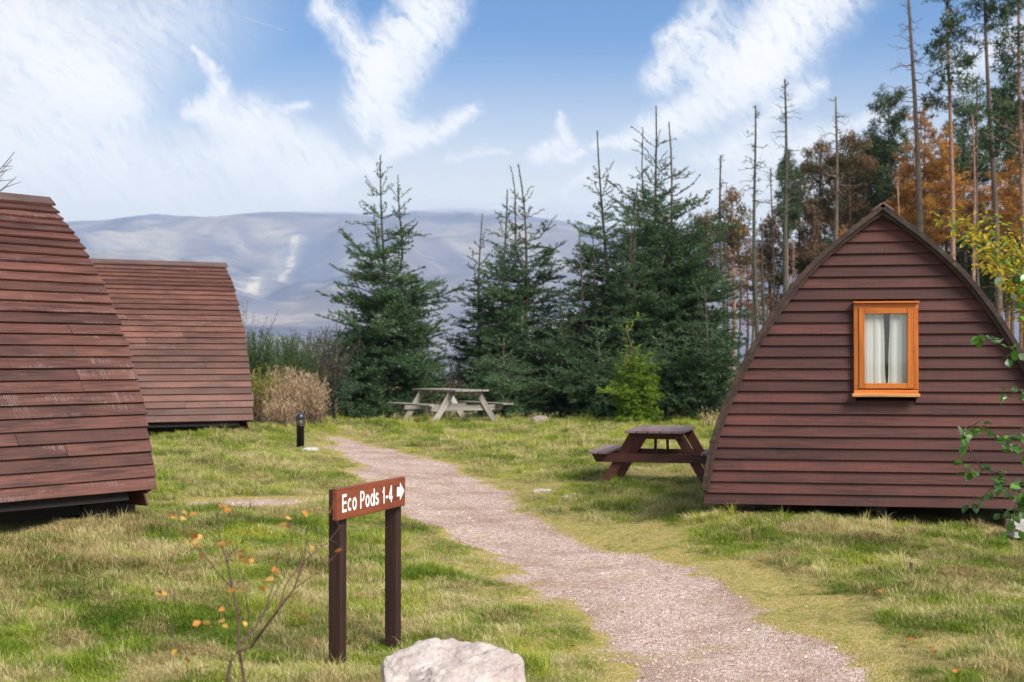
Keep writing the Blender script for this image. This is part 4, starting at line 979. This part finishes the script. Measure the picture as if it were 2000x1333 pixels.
bush('heather_bush', 'dark brown twiggy bush between the broom and the grey green pine', 'bush', 610, 32.5, 90, 660, 200, 33, HEATH, M['twig'], .4, (34, .05, .010))
bush('heather_bush', 'greyish twiggy bush farther back beside the left foot of the big spruce', 'bush', 660, 37, 90, 650, 170, 34, HEATH, M['twig'], .45, (30, .06, .011))
bush('heather_bush', 'brown twiggy bush showing between the big spruce and the slim spruce', 'bush', 885, 40, 90, 690, 90, 35, HEATH, M['twig'], .45, (34, .06, .012))
bush('heather_bush', 'dark twiggy bush behind the left broom with one taller sprig', 'bush', 470, 34, 50, 610, 46, 36, HEATH, M['twig'], .2, (24, .06, .010))
bush('gorse_bush', 'yellowish green bush low against the corner of the farther pod', 'bush', 505, 27.2, 46, 728, 70, 37, GORSE, M['bark_green'], .4, (50, .04, .014))
bush('heather_bush', 'long low line of reddish brown scrub behind the small spruces', 'bush', 1450, 40, 160, 730, 120, 38, HEATH, M['twig'], .5, (34, .06, .012))
bush('heather_bush', 'low brown scrub in the shade under the middle of the spruces', 'bush', 1080, 38.5, 330, 770, 260, 39, HEATH, M['twig'], .6, (34, .06, .014))
bush('heather_bush', 'low dark scrub under the big broad spruce behind the table', 'bush', 780, 38.5, 200, 770, 180, 40, HEATH, M['twig'], .6, (34, .06, .014))
for q, (px, Y, w, tp, n) in enumerate([(520, 27.2, 76, 758, 190), (560, 27.8, 80, 728, 240), (604, 28.6, 80, 738, 210), (548, 26.6, 70, 785, 150)]):
    bush('dry_grass_clump', ['dry straw grass clump at the corner of the farther pod', 'tall dry straw clump directly behind the bollard lamp', 'dry straw grass clump between the lamp and the young grey pine', 'low dry straw clump in front of the taller straw, left of the lamp'][q], 'grass clump', px, Y, w, tp, n, 60 + q, STRAW, M['twig'], .17, (30, .09, .010), .003, twig=False)
bush('dry_grass_clump', 'few pale seed heads standing left of the windowed pod edge', 'grass clump', 1388, 27.5, 60, 800, 26, 70, STRAW, M['twig'], .35, (12, .05, .016), .004, twig=False)
# bare tree whose twigs enter at the left edge
def edge_tree():
    g = np.random.default_rng(5); Y = 21.; x = (-150 - 1000) / F * Y; z0 = tz(x, Y)
    root = thing('bare_tree', 'bare twigs of a leafless tree poking in above the nearest pod at the left edge', 'tree', (x, Y, z0)); bm = bmesh.new()
    H = at(0, 330, Y).z - z0
    tube(bm, [(0, 0, 0), (.05, 0, H * .5), (.1, .05, H * .98)], [.07, .05, .02], 6)
    for (tx, ty) in ((27, 296), (30, 345), (12, 330), (22, 310)):
        t = at(tx, ty, Y) - root.location; a = Vector((.1, .02, H * .8)); pts = [a.lerp(t, f) + Vector((0, 0, -.14 * math.sin(f * 3.1))) for f in np.linspace(0, 1, 8)]
        tube(bm, pts, [.018 - .013 * f for f in np.linspace(0, 1, 8)], 5)
        for k in (4, 5, 6): d = Vector((g.uniform(.1, .3), g.uniform(-.1, .1), g.uniform(-.02, .2))); tube(bm, [pts[k], pts[k] + d], [.007, .003], 4)
    bm_obj('branches', bm, M['twig'], root)
edge_tree()

# ------------------------------------------------------------------ leaves as single pieces
def stalk(bm, pts, p, r=.0011):
    if not pts: return
    q = min(pts, key=lambda a: (a - p).length_squared)
    if (q - p).length > .004: tube(bm, [q, q.lerp(p, .55) + Vector((0, 0, .12 * (q - p).length)), p], [r * 1.4, r, r * .8], 3, False)
def dense(pts, k=6): return [a.lerp(b, i / k) for a, b in zip(pts, pts[1:]) for i in range(k)]
def leaf_mesh(name, l, w, mat, roundish=True, fold=.25):
    n = 6; V = [(0, 0, 0)]; prof_ = [(.12, .35), (.32, .85), (.55, 1.), (.78, .72), (1., .0)] if roundish else [(.15, .5), (.4, 1.), (.65, .85), (.85, .45), (1., 0.)]
    L_ = []; Rr = []; C_ = []
    for (t, h) in prof_:
        y = t * l; zz = -.12 * l * t * t; C_.append(len(V)); V.append((0, y, zz))
        if h: L_.append(len(V)); V.append((-w / 2 * h, y, zz + fold * w / 2 * h)); Rr.append(len(V)); V.append((w / 2 * h, y, zz + fold * w / 2 * h))
    Fc = [(0, C_[0], L_[0]), (0, Rr[0], C_[0])]
    for i in range(len(L_) - 1): Fc += [(L_[i], C_[i], C_[i + 1], L_[i + 1]), (C_[i], Rr[i], Rr[i + 1], C_[i + 1])]
    Fc += [(L_[-1], C_[-2], C_[-1]), (C_[-2], Rr[-1], C_[-1])]
    me = bpy.data.meshes.new(name); me.from_pydata(V, [], Fc); me.materials.append(mat); me.update(); return me
def put_leaf(me, root, p, g, s=1., name='leaf'):
    o = bpy.data.objects.new(name, me); link(o, root); o.location = p; o.rotation_euler = (g.uniform(-1.2, .6), g.uniform(-.9, .9), g.uniform(0, 6.28)); k = s * g.uniform(.75, 1.2); o.scale = (k, k, k); return o
ORL = leaf_mat('orange birch leaf', [(0, (.60, .26, .06)), (1, (.60, .26, .06))], .4, .5, obj_var=.3)
YEL = leaf_mat('yellow birch leaf', [(0, (.68, .43, .11)), (1, (.68, .43, .11))], .4, .5, obj_var=.3)
ASP = leaf_mat('glossy green leaf', [(0, (.09, .22, .03)), (1, (.09, .22, .03))], .3, .28, obj_var=.5, spec=.6)
ASP2 = leaf_mat('grey green leaf underside', [(0, (.20, .27, .14)), (1, (.20, .27, .14))], .3, .35, obj_var=.35, spec=.5)
WIL = leaf_mat('yellow willow leaf', [(0, (.78, .56, .04)), (1, (.78, .56, .04))], .45, .5, obj_var=.35)
WIL2 = leaf_mat('lime willow leaf', [(0, (.30, .42, .04)), (.5, (.42, .50, .05)), (1, (.6, .6, .1))], .45, .5, obj_var=.3)
def sapling():
    g = random.Random(4); Y = 5.5; b0 = at(470, 1333, Y); gz = tz(b0.x, Y)
    root = thing('birch_sapling', 'blurred birch sapling with a few orange leaves in the near grass', 'sapling', (b0.x, Y, gz)); bm = bmesh.new()
    def q(px, py, dy=0.): return at(px, py, Y + dy) - root.location
    low_ = Vector((-.03, 0, -.03))
    st = [([low_, q(445, 1400), q(447, 1320), q(452, 1290), q(468, 1270), q(467, 1200, .02), q(455, 1150, .05), q(443, 1090, .08), q(432, 1060, .1), q(424, 1000, .12)], .011, .003),
          ([q(468, 1270), q(492, 1262), q(515, 1230, -.05), q(545, 1190, -.1), q(575, 1150, -.12), q(596, 1090, -.15), q(600, 1050, -.16)], .009, .002),
          ([Vector((.04, .02, -.03)), q(480, 1370, .05), q(477, 1320, .05), q(470, 1275, .02)], .008, .007),
          ([q(467, 1260), q(485, 1240, .1), q(487, 1200, .12), q(478, 1150, .15), q(470, 1110, .2)], .005, .0015),
          ([q(475, 1255), q(500, 1225, .1), q(520, 1190, .12), q(535, 1140, .14), q(545, 1085, .16), q(560, 1040, .2)], .006, .0015),
          ([q(545, 1190, -.1), q(560, 1140, -.08), q(590, 1100, -.05), q(640, 1060, 0.), q(668, 1025, .02)], .0045, .0012),
          ([q(455, 1150, .05), q(420, 1110, 0), q(390, 1070, -.05), q(370, 1040, -.08), q(340, 1002, -.1)], .0035, .001),
          ([q(443, 1090, .08), q(470, 1060, .1), q(490, 1030, .1)], .003, .001), ([q(575, 1150, -.12), q(630, 1110, -.1), q(672, 1068, -.08)], .003, .001),
          ([q(432, 1060, .1), q(400, 1030, .12), q(370, 1015, .12)], .003, .001), ([q(520, 1190, .12), q(560, 1120, .2), q(575, 1030, .2), q(560, 985, .2)], .003, .001)]
    for pts, a, b in st: tube(bm, pts, [.8 * (a + (b - a) * i / (len(pts) - 1)) for i in range(len(pts))], 7)
    sp_ = [p for pts, a, b in st for p in dense(pts)]
    me = leaf_mesh('leaf', .026, .022, ORL); me2 = leaf_mesh('leaf', .026, .022, YEL)
    for i, (px, py) in enumerate([(331,1002),(343,1005),(355,1002),(362,1010),(358,1035),(366,1042),(350,1050),(378,1052),(388,1050),(396,1044),(392,1070),(397,1085),(400,1075),(435,1058),(438,1065),(442,1066),(446,1062),(432,992),(438,998),(463,1078),(470,1085),(474,1092),(468,1096),(494,1092),(452,1149),(460,1148),(467,1150),(539,1112),(540,1116),(560,1014),(563,1024),(566,1032),(590,995),(640,992),(570,1060),(515,1135),(520,1130),(312,1157),(318,1162),(348,1268),(352,1275),(365,1282),(392,1303),(430,1210),(428,1190),(395,1215),(478,1212),(590,1200),(670,1074),(545,1080),(620,1068)]):
        pl_ = q(px, py, g.uniform(-.12, .12)); put_leaf(me if g.random() < .6 else me2, root, pl_, g, 1.35); stalk(bm, sp_, pl_); sp_.append(pl_.copy())
        if i % 2: p2 = pl_ + Vector((g.uniform(-.018, .018), g.uniform(-.03, .03), g.uniform(-.018, .018))); put_leaf(me if g.random() < .6 else me2, root, p2, g, 1.2); stalk(bm, sp_, p2)
    for k in range(34):   # bare side twigs
        a0 = g.choice(sp_); d_ = Vector((g.uniform(-.6, .6), g.uniform(-.5, .5), g.uniform(.3, 1.))).normalized() * g.uniform(.05, .16)
        tube(bm, [a0, a0 + d_ * .5 + Vector((g.gauss(0, .006), 0, 0)), a0 + d_], [.0018, .0013, .0008], 4, False)
    bm_obj('stems', bm, M['twig'], root)
sapling()
def aspen():
    g = random.Random(8); Y = 11.3; b0 = at(2120, 1150, Y); gz = tz(b0.x, Y)
    root = thing('aspen_sapling', 'green leafed sapling reaching in from the right edge in front of the pod', 'sapling', (b0.x, Y, gz)); bm = bmesh.new()
    q = lambda px, py, dy=0.: at(px, py, Y + dy) - root.location
    ms = [leaf_mesh('leaf', .062, .050, ASP), leaf_mesh('leaf', .058, .046, ASP2)]
    br = [[(2110, 900), (2040, 800), (2000, 860), (1950, 850), (1905, 830), (1880, 835)], [(2110, 1000), (2040, 960), (1990, 955), (1950, 925), (1915, 915), (1880, 925)],
          [(2110, 1020), (2050, 980), (1990, 960), (1940, 950), (1915, 975), (1890, 960)], [(2080, 760), (2040, 710), (1995, 690), (1950, 672), (1920, 655), (1905, 650)],
          [(2080, 780), (2040, 770), (2000, 760), (1975, 770), (1960, 775)], [(2110, 620), (2050, 560), (2010, 550), (1985, 540), (1968, 545)],
          [(2100, 1060), (2050, 1010), (2000, 985), (1975, 1010), (1950, 1005)], [(2100, 700), (2040, 640), (2000, 600), (1985, 590)], [(2110, 940), (2020, 900), (1990, 880), (1960, 850)], [(1915, 915), (1895, 880), (1880, 850), (1885, 835)], [(1990, 955), (1980, 1000), (1975, 1040)]]
    tube(bm, [Vector((0, 0, -.03)), q(2125, 950), q(2110, 700, .1), q(2100, 500, .1)], [.03, .025, .018, .01], 7)
    n_leaf = 0
    for k, b in enumerate(br):
        dy = g.uniform(-.25, .25); pts = [q(px, py, dy + .05 * i) for i, (px, py) in enumerate(b)]
        tube(bm, pts, [.006 - .004 * i / len(pts) for i in range(len(pts))], 5)
        for a, c in zip(pts[1:], pts[2:]):
            n = max(2, int((c - a).length / .020))
            for i in range(n):
                if n_leaf > 290: break
                p = a.lerp(c, g.random()) + Vector((g.gauss(0, .032), g.gauss(0, .05), g.gauss(0, .034)))
                put_leaf(ms[0 if g.random() < .72 else 1], root, p, g, 1.4); n_leaf += 1; stalk(bm, [a.lerp(c, .2 * w_) for w_ in range(6)], p, .0016)
    bm_obj('stems', bm, M['twig'], root)
aspen()
def willow():
    g = random.Random(12); root = thing('yellow_willow', 'yellow leaved willow bush behind the right roof slope of the windowed pod', 'bush', (7.3, 17.2, tz(7.3, 17.2))); bm = bmesh.new()
    ms = [leaf_mesh('leaf', .060, .026, WIL, False), leaf_mesh('leaf', .055, .022, WIL2, False)]
    spots = []
    for k in range(105):
        tx = g.uniform(1835, 2060); line = 420 + max(0, (tx - 1850)) * .1; ty = g.uniform(0, 1) ** 1.3 * 330 + 400 + abs(g.gauss(0, 10))
        # stay on the outer side of the roof edge as seen from anywhere in front
        edge = np.interp(ty, [400, 450, 500, 560, 640, 760], [1760, 1850, 1895, 1935, 1975, 2030])
        if tx < edge + 5 or g.random() < .4: tx = edge + g.uniform(5, 110)
        Y = g.uniform(15.6, 18.6); t = at(tx, ty, Y) - root.location
        b = Vector((g.uniform(-.3, .6), g.uniform(-.4, .4), .1)); m = Vector((b.x * .6 + t.x * .35 + .35, b.y * .6 + t.y * .4, t.z * .62))
        pts = [(b * (1 - f) ** 2 + m * 2 * f * (1 - f) + t * f * f) for f in np.linspace(0, 1, 9)]
        tube(bm, pts, [.014 - .0118 * f for f in np.linspace(0, 1, 9)], 4)
        L = (t - b).length
        for i in range(46):
            f = g.uniform(.55, 1.); p = b * (1 - f) ** 2 + m * 2 * f * (1 - f) + t * f * f
            spots.append((p + Vector((g.gauss(0, .045), g.gauss(0, .05), g.gauss(0, .05))), ty < 520))
    bm_obj('stems', bm, M['bark_green'], root)
    vis = [s for s in spots]; g.shuffle(vis)
    for p, hi in vis[:290]: put_leaf(ms[1 if g.random() < (.5 if hi else .3) else 0], root, p, g, 1.65)
    # the rest as one mesh of leaf sized pieces
    me = bpy.data.meshes.new('leaves'); Vs = []; Fs = []; src = ms[0]; sv = [v.co.copy() for v in src.vertices]; sf = [tuple(p.vertices) for p in src.polygons]; mi = []
    from mathutils import Euler
    for p, hi in vis[290:]:
        Rm = Euler((g.uniform(-1.2, .6), g.uniform(-.9, .9), g.uniform(0, 6.28))).to_matrix(); k = g.uniform(1.1, 1.8); o = len(Vs)
        Vs += [p + Rm @ (v * k) for v in sv]; Fs += [tuple(i + o for i in f) for f in sf]; mi += [1 if g.random() < .35 else 0] * len(sf)
    me.from_pydata(Vs, [], Fs); me.materials.append(WIL); me.materials.append(WIL2); me.polygons.foreach_set('material_index', mi); me.update()
    o = bpy.data.objects.new('leaves', me); link(o, root); o['kind'] = 'stuff'
willow()
# fallen leaves
lm = leaf_mesh('fallen_leaf', .045, .038, ORL); lm2 = leaf_mesh('fallen_leaf', .04, .035, leaf_mat('brown fallen leaf', [(0, (.36, .14, .06)), (1, (.36, .14, .06))], .2, .7))
gl = random.Random(3)
FL = ['brown fallen leaf at the right verge of the path, lower left of the wooden peg', 'orange fallen leaf in grass directly below and left of the wooden peg', 'orange fallen leaf in grass well below the wooden peg', 'brown fallen leaf at the lower right, upper of the pair there',
 'orange fallen leaf at the very bottom edge on the right', 'orange fallen leaf in the grass to the right of the big boulder', 'brown fallen leaf in the grass between the far sign post and the path', 'orange fallen leaf at the right path edge below the windowed pod',
 'orange fallen leaf on the right verge, upper left of the wooden peg', 'brown fallen leaf near the left edge of the path by the bottom of the picture', 'orange fallen leaf at the lower right, beside the brown one', 'orange fallen leaf in the grass between the two sign posts',
 'brown fallen leaf in the grass left of the sapling', 'orange fallen leaf in the grass at the far lower left', 'orange fallen leaf on the gravel of the path', 'brown fallen leaf in grass under the middle of the windowed pod']
for i, (px, py) in enumerate([(1660,1178),(1720,1165),(1768,1260),(1822,1290),(1868,1333),(1035,1283),(1045,1210),(1490,1105),(1650,1150),(1110,1280),(1810,1283),(705,1175),(240,1120),(90,1200),(1330,1095),(1545,1120)]):
    g0 = ground_at(px, min(py, 1332)); o = put_leaf(lm if i % 3 else lm2, None, (g0[0], g0[1], tz(g0[0], g0[1]) + .05), gl, 1.1, 'fallen_leaf'); o.rotation_euler = (gl.uniform(-.4, .4), gl.uniform(-.4, .4), gl.uniform(0, 6))
    tag(o, FL[i], 'leaf', 'fallen leaves in the grass')

# ------------------------------------------------------------------ grass and gravel (instanced)
def grass_material():
    m, t, b = new_mat('grass blades'); out = t.n['Material Output']
    tone = t.node('ShaderNodeAttribute', attribute_name='tone', attribute_type='INSTANCER').outputs['Fac']
    dry = t.node('ShaderNodeAttribute', attribute_name='dry', attribute_type='INSTANCER').outputs['Fac']
    bl = t.node('ShaderNodeAttribute', attribute_name='blade').outputs['Fac']
    green = t.ramp(t.m('ADD', t.m('MULTIPLY', tone, .7), t.m('MULTIPLY', bl, .3)), [(.1, (.075, .125, .012)), (.4, (.165, .25, .020)), (.65, (.30, .37, .040)), (.9, (.50, .49, .085))])
    straw = t.ramp(t.m('ADD', t.m('MULTIPLY', tone, .5), t.m('MULTIPLY', bl, .5)), [(.1, (.24, .17, .06)), (.5, (.49, .39, .17)), (.9, (.72, .62, .34))])
    f = t.mapr(t.m('ADD', dry, t.m('MULTIPLY', t.m('SUBTRACT', bl, .5), .9)), .42, .66)
    c = t.mix(f, green, straw)
    t.l.new(c, b.inputs['Base Color']); b.inputs['Roughness'].default_value = .6; b.inputs['Specular IOR Level'].default_value = .25
    tr = t.node('ShaderNodeBsdfTranslucent', {0: c}); mx = t.node('ShaderNodeMixShader', {0: .35})
    t.l.new(b.outputs[0], mx.inputs[1]); t.l.new(tr.outputs[0], mx.inputs[2]); t.l.new(mx.outputs[0], out.inputs[0]); return m
GM = grass_material()
protos = bpy.data.collections.new('grass_parts')
def tuft(idx, n, rad, h, w, bend, seed):
    g = np.random.default_rng(seed); V = []; A = []
    for i in range(n):
        a = g.random() * 6.28; r = rad * math.sqrt(g.random()); p = np.array([r * math.cos(a), r * math.sin(a), -.01]); d = g.random() * 6.28
        hh = h * g.uniform(.5, 1.15); bd = bend * g.uniform(.3, 1.3) * hh; dx = np.array([math.cos(d), math.sin(d), 0]); sd_ = np.array([-math.sin(d + g.normal(0, .4)), math.cos(d), 0]) * w * .5 * g.uniform(.7, 1.3)
        m = p + dx * bd * .35 + [0, 0, hh * .6]; e = p + dx * bd + [0, 0, hh * (1 - .25 * bend)]; tn = g.random()
        V += [[p - sd_, p + sd_, m + sd_ * .8], [p - sd_, m + sd_ * .8, m - sd_ * .8], [m - sd_ * .8, m + sd_ * .8, e]]; A += [tn] * 3
    o = fast_mesh('tuft_%d' % idx, np.array(V), GM, None, 3, {'blade': np.array(A)}, link_it=False); protos.objects.link(o); return o
tuft(0, 46, .075, .045, .0035, 1.1, 1); tuft(1, 40, .07, .065, .0032, .9, 2); tuft(2, 44, .06, .095, .0034, .7, 3); tuft(3, 34, .035, .17, .0045, .6, 4)
def scatter_gn(name, P, rot, scl, idx, attrs, coll, label, kindname):
    me = bpy.data.meshes.new(name); me.vertices.add(len(P)); me.vertices.foreach_set('co', P.astype(np.float32).ravel())
    a = me.attributes.new('rot', 'FLOAT_VECTOR', 'POINT'); a.data.foreach_set('vector', rot.astype(np.float32).ravel())
    for k, v in dict(scl=scl, **attrs).items(): a = me.attributes.new(k, 'FLOAT', 'POINT'); a.data.foreach_set('value', v.astype(np.float32))
    a = me.attributes.new('idx', 'INT', 'POINT'); a.data.foreach_set('value', idx.astype(np.int32))
    o = link(bpy.data.objects.new(name, me)); tag(o, label, None, kind='stuff')
    ng = bpy.data.node_groups.new(name + '_nodes', 'GeometryNodeTree'); ng.interface.new_socket('Geometry', in_out='INPUT', socket_type='NodeSocketGeometry'); ng.interface.new_socket('Geometry', in_out='OUTPUT', socket_type='NodeSocketGeometry')
    N = ng.nodes; Lk = ng.links; gi = N.new('NodeGroupInput'); go = N.new('NodeGroupOutput'); ip = N.new('GeometryNodeInstanceOnPoints'); ci = N.new('GeometryNodeCollectionInfo')
    ci.inputs['Collection'].default_value = coll; ci.inputs['Separate Children'].default_value = True; ci.inputs['Reset Children'].default_value = True
    def att(nm, ty): n = N.new('GeometryNodeInputNamedAttribute'); n.data_type = ty; n.inputs['Name'].default_value = nm; return n.outputs['Attribute']
    Lk.new(gi.outputs[0], ip.inputs['Points']); Lk.new(ci.outputs[0], ip.inputs['Instance']); ip.inputs['Pick Instance'].default_value = True
    Lk.new(att('idx', 'INT'), ip.inputs['Instance Index']); Lk.new(att('rot', 'FLOAT_VECTOR'), ip.inputs['Rotation']); Lk.new(att('scl', 'FLOAT'), ip.inputs['Scale'])
    Lk.new(ip.outputs[0], go.inputs[0]); md = o.modifiers.new('scatter', 'NODES'); md.node_group = ng; return o
def grass():
    g = np.random.default_rng(77)
    def pts(n, y0, y1):
        y = np.sqrt(g.uniform(y0 ** 2, y1 ** 2, n)); x = y * g.uniform(-.43, .43, n); return x, y
    X = []; Y = []
    for n, a, b in ((30000, 6.4, 10), (36000, 10, 15), (30000, 15, 22), (30000, 22, 33), (7000, 33, 44)):
        x, y = pts(n, a, b); X.append(x); Y.append(y)
    x = np.concatenate(X); y = np.concatenate(Y); pm = pathness(x, y)
    keep = g.random(len(x)) > np.clip(pm * 2.5, 0, .994); x, y, pm = x[keep], y[keep], pm[keep]
    patch = fbm(x * .8, y * .8, 4, 81); patch2 = fbm(x * 2.6, y * 2.6, 4, 85); fine = fbm(x * 7, y * 7, 2, 88)
    hgt = fbm(x * 2.6 + 9, y * 2.6, 4, 91)
    out = np.ones(len(x), bool)
    for (ax_, ay_, yaw_, l0, l1) in ((3.545, 13.60, .172, .10, 4.2), (-4.587, 13.95, .671, -4.7, -.1), (-5.203, 25.613, 1.08, -4.5, -.1)):
        u_ = (x - ax_) * math.cos(yaw_) - (y - ay_) * math.sin(yaw_); v_ = (x - ax_) * math.sin(yaw_) + (y - ay_) * math.cos(yaw_)
        out &= ~((np.abs(u_) < 1.5) & (v_ > l0) & (v_ < l1))
    x, y, pm, patch, patch2, fine, hgt = (a_[out] for a_ in (x, y, pm, patch, patch2, fine, hgt))
    left = sm(-x / np.maximum(y, 1), .0, .25) * sm(y, 15, 11)
    dry = np.clip(.44 + (patch - .5) * .7 + (patch2 - .5) * 1.9 + (fine - .5) * 1.1 + .10 * left - .16 * sm(y, 20, 27) + g.normal(0, .08, len(x)), 0, 1)
    # moss and worn turf by the path
    fr = sm(pm, .02, .3)
    tone = np.clip(.55 + (fbm(x * 1.9, y * 1.9, 4, 95) - .5) * 1.9 + .12 * sm(y, 14, 22) + g.normal(0, .12, len(x)), 0, 1)
    tone = np.clip(tone + .25 * fr, 0, 1); dry = dry * (1 - .3 * fr) + .26 * fr
    idx = np.where(hgt + g.normal(0, .07, len(x)) > .60, 2, np.where(hgt > .45, 1, 0)); idx = np.where((g.random(len(x)) < .02 * (1 - fr)) & (hgt > .48), 3, idx); idx = np.where(fr > .3, 0, idx)
    sc = g.uniform(.55, 1.1, len(x)) * (1 + .035 * np.clip(y - 10, 0, 25)) * (1 - .5 * fr)
    z = terrain(x, y); rot = np.stack([g.normal(0, .18, len(x)), g.normal(0, .18, len(x)), g.random(len(x)) * 6.28], -1)
    scatter_gn('grass', np.stack([x, y, z], -1), rot, sc, idx, {'tone': tone, 'dry': dry}, protos, 'rough short turf of green and straw coloured grass', 'grass')
grass()
def gravel():
    g = np.random.default_rng(5); pc = bpy.data.collections.new('gravel_parts')
    m, t, b = new_mat('gravel chips'); a = t.node('ShaderNodeAttribute', attribute_name='tone', attribute_type='INSTANCER').outputs['Fac']
    t.l.new(t.ramp(a, [(0, (.15, .10, .08)), (.3, (.42, .28, .23)), (.75, (.66, .48, .41)), (1, (.84, .74, .66))]), b.inputs['Base Color']); b.inputs['Roughness'].default_value = .85
    for k in range(3):
        bm = bmesh.new(); bmesh.ops.create_icosphere(bm, subdivisions=1, radius=.5)
        for v in bm.verts: v.co *= g.uniform(.7, 1.25); v.co.z *= .6
        me = bpy.data.meshes.new('chip'); bm.to_mesh(me); bm.free(); me.materials.append(m); pc.objects.link(bpy.data.objects.new('chip_%d' % k, me))
    n = 90000; y = 6.4 * (25 / 6.4) ** g.random(n); x = y * g.uniform(-.2, .4, n); pm = pathness(x, y)
    k = g.random(n) < sm(pm, .25, .9) ; x, y = x[k], y[k]; n = len(x)
    z = terrain(x, y) + .006; s = .004 + .010 * g.random(n) ** 3 + .0003 * y + (g.random(n) < .004) * .018
    scatter_gn('gravel', np.stack([x, y, z], -1), g.random((n, 3)) * 6.28 * [.1, .1, 1], s, g.integers(0, 3, n), {'tone': g.random(n)}, pc, 'loose pinkish gravel chips on the path', 'gravel')
gravel()
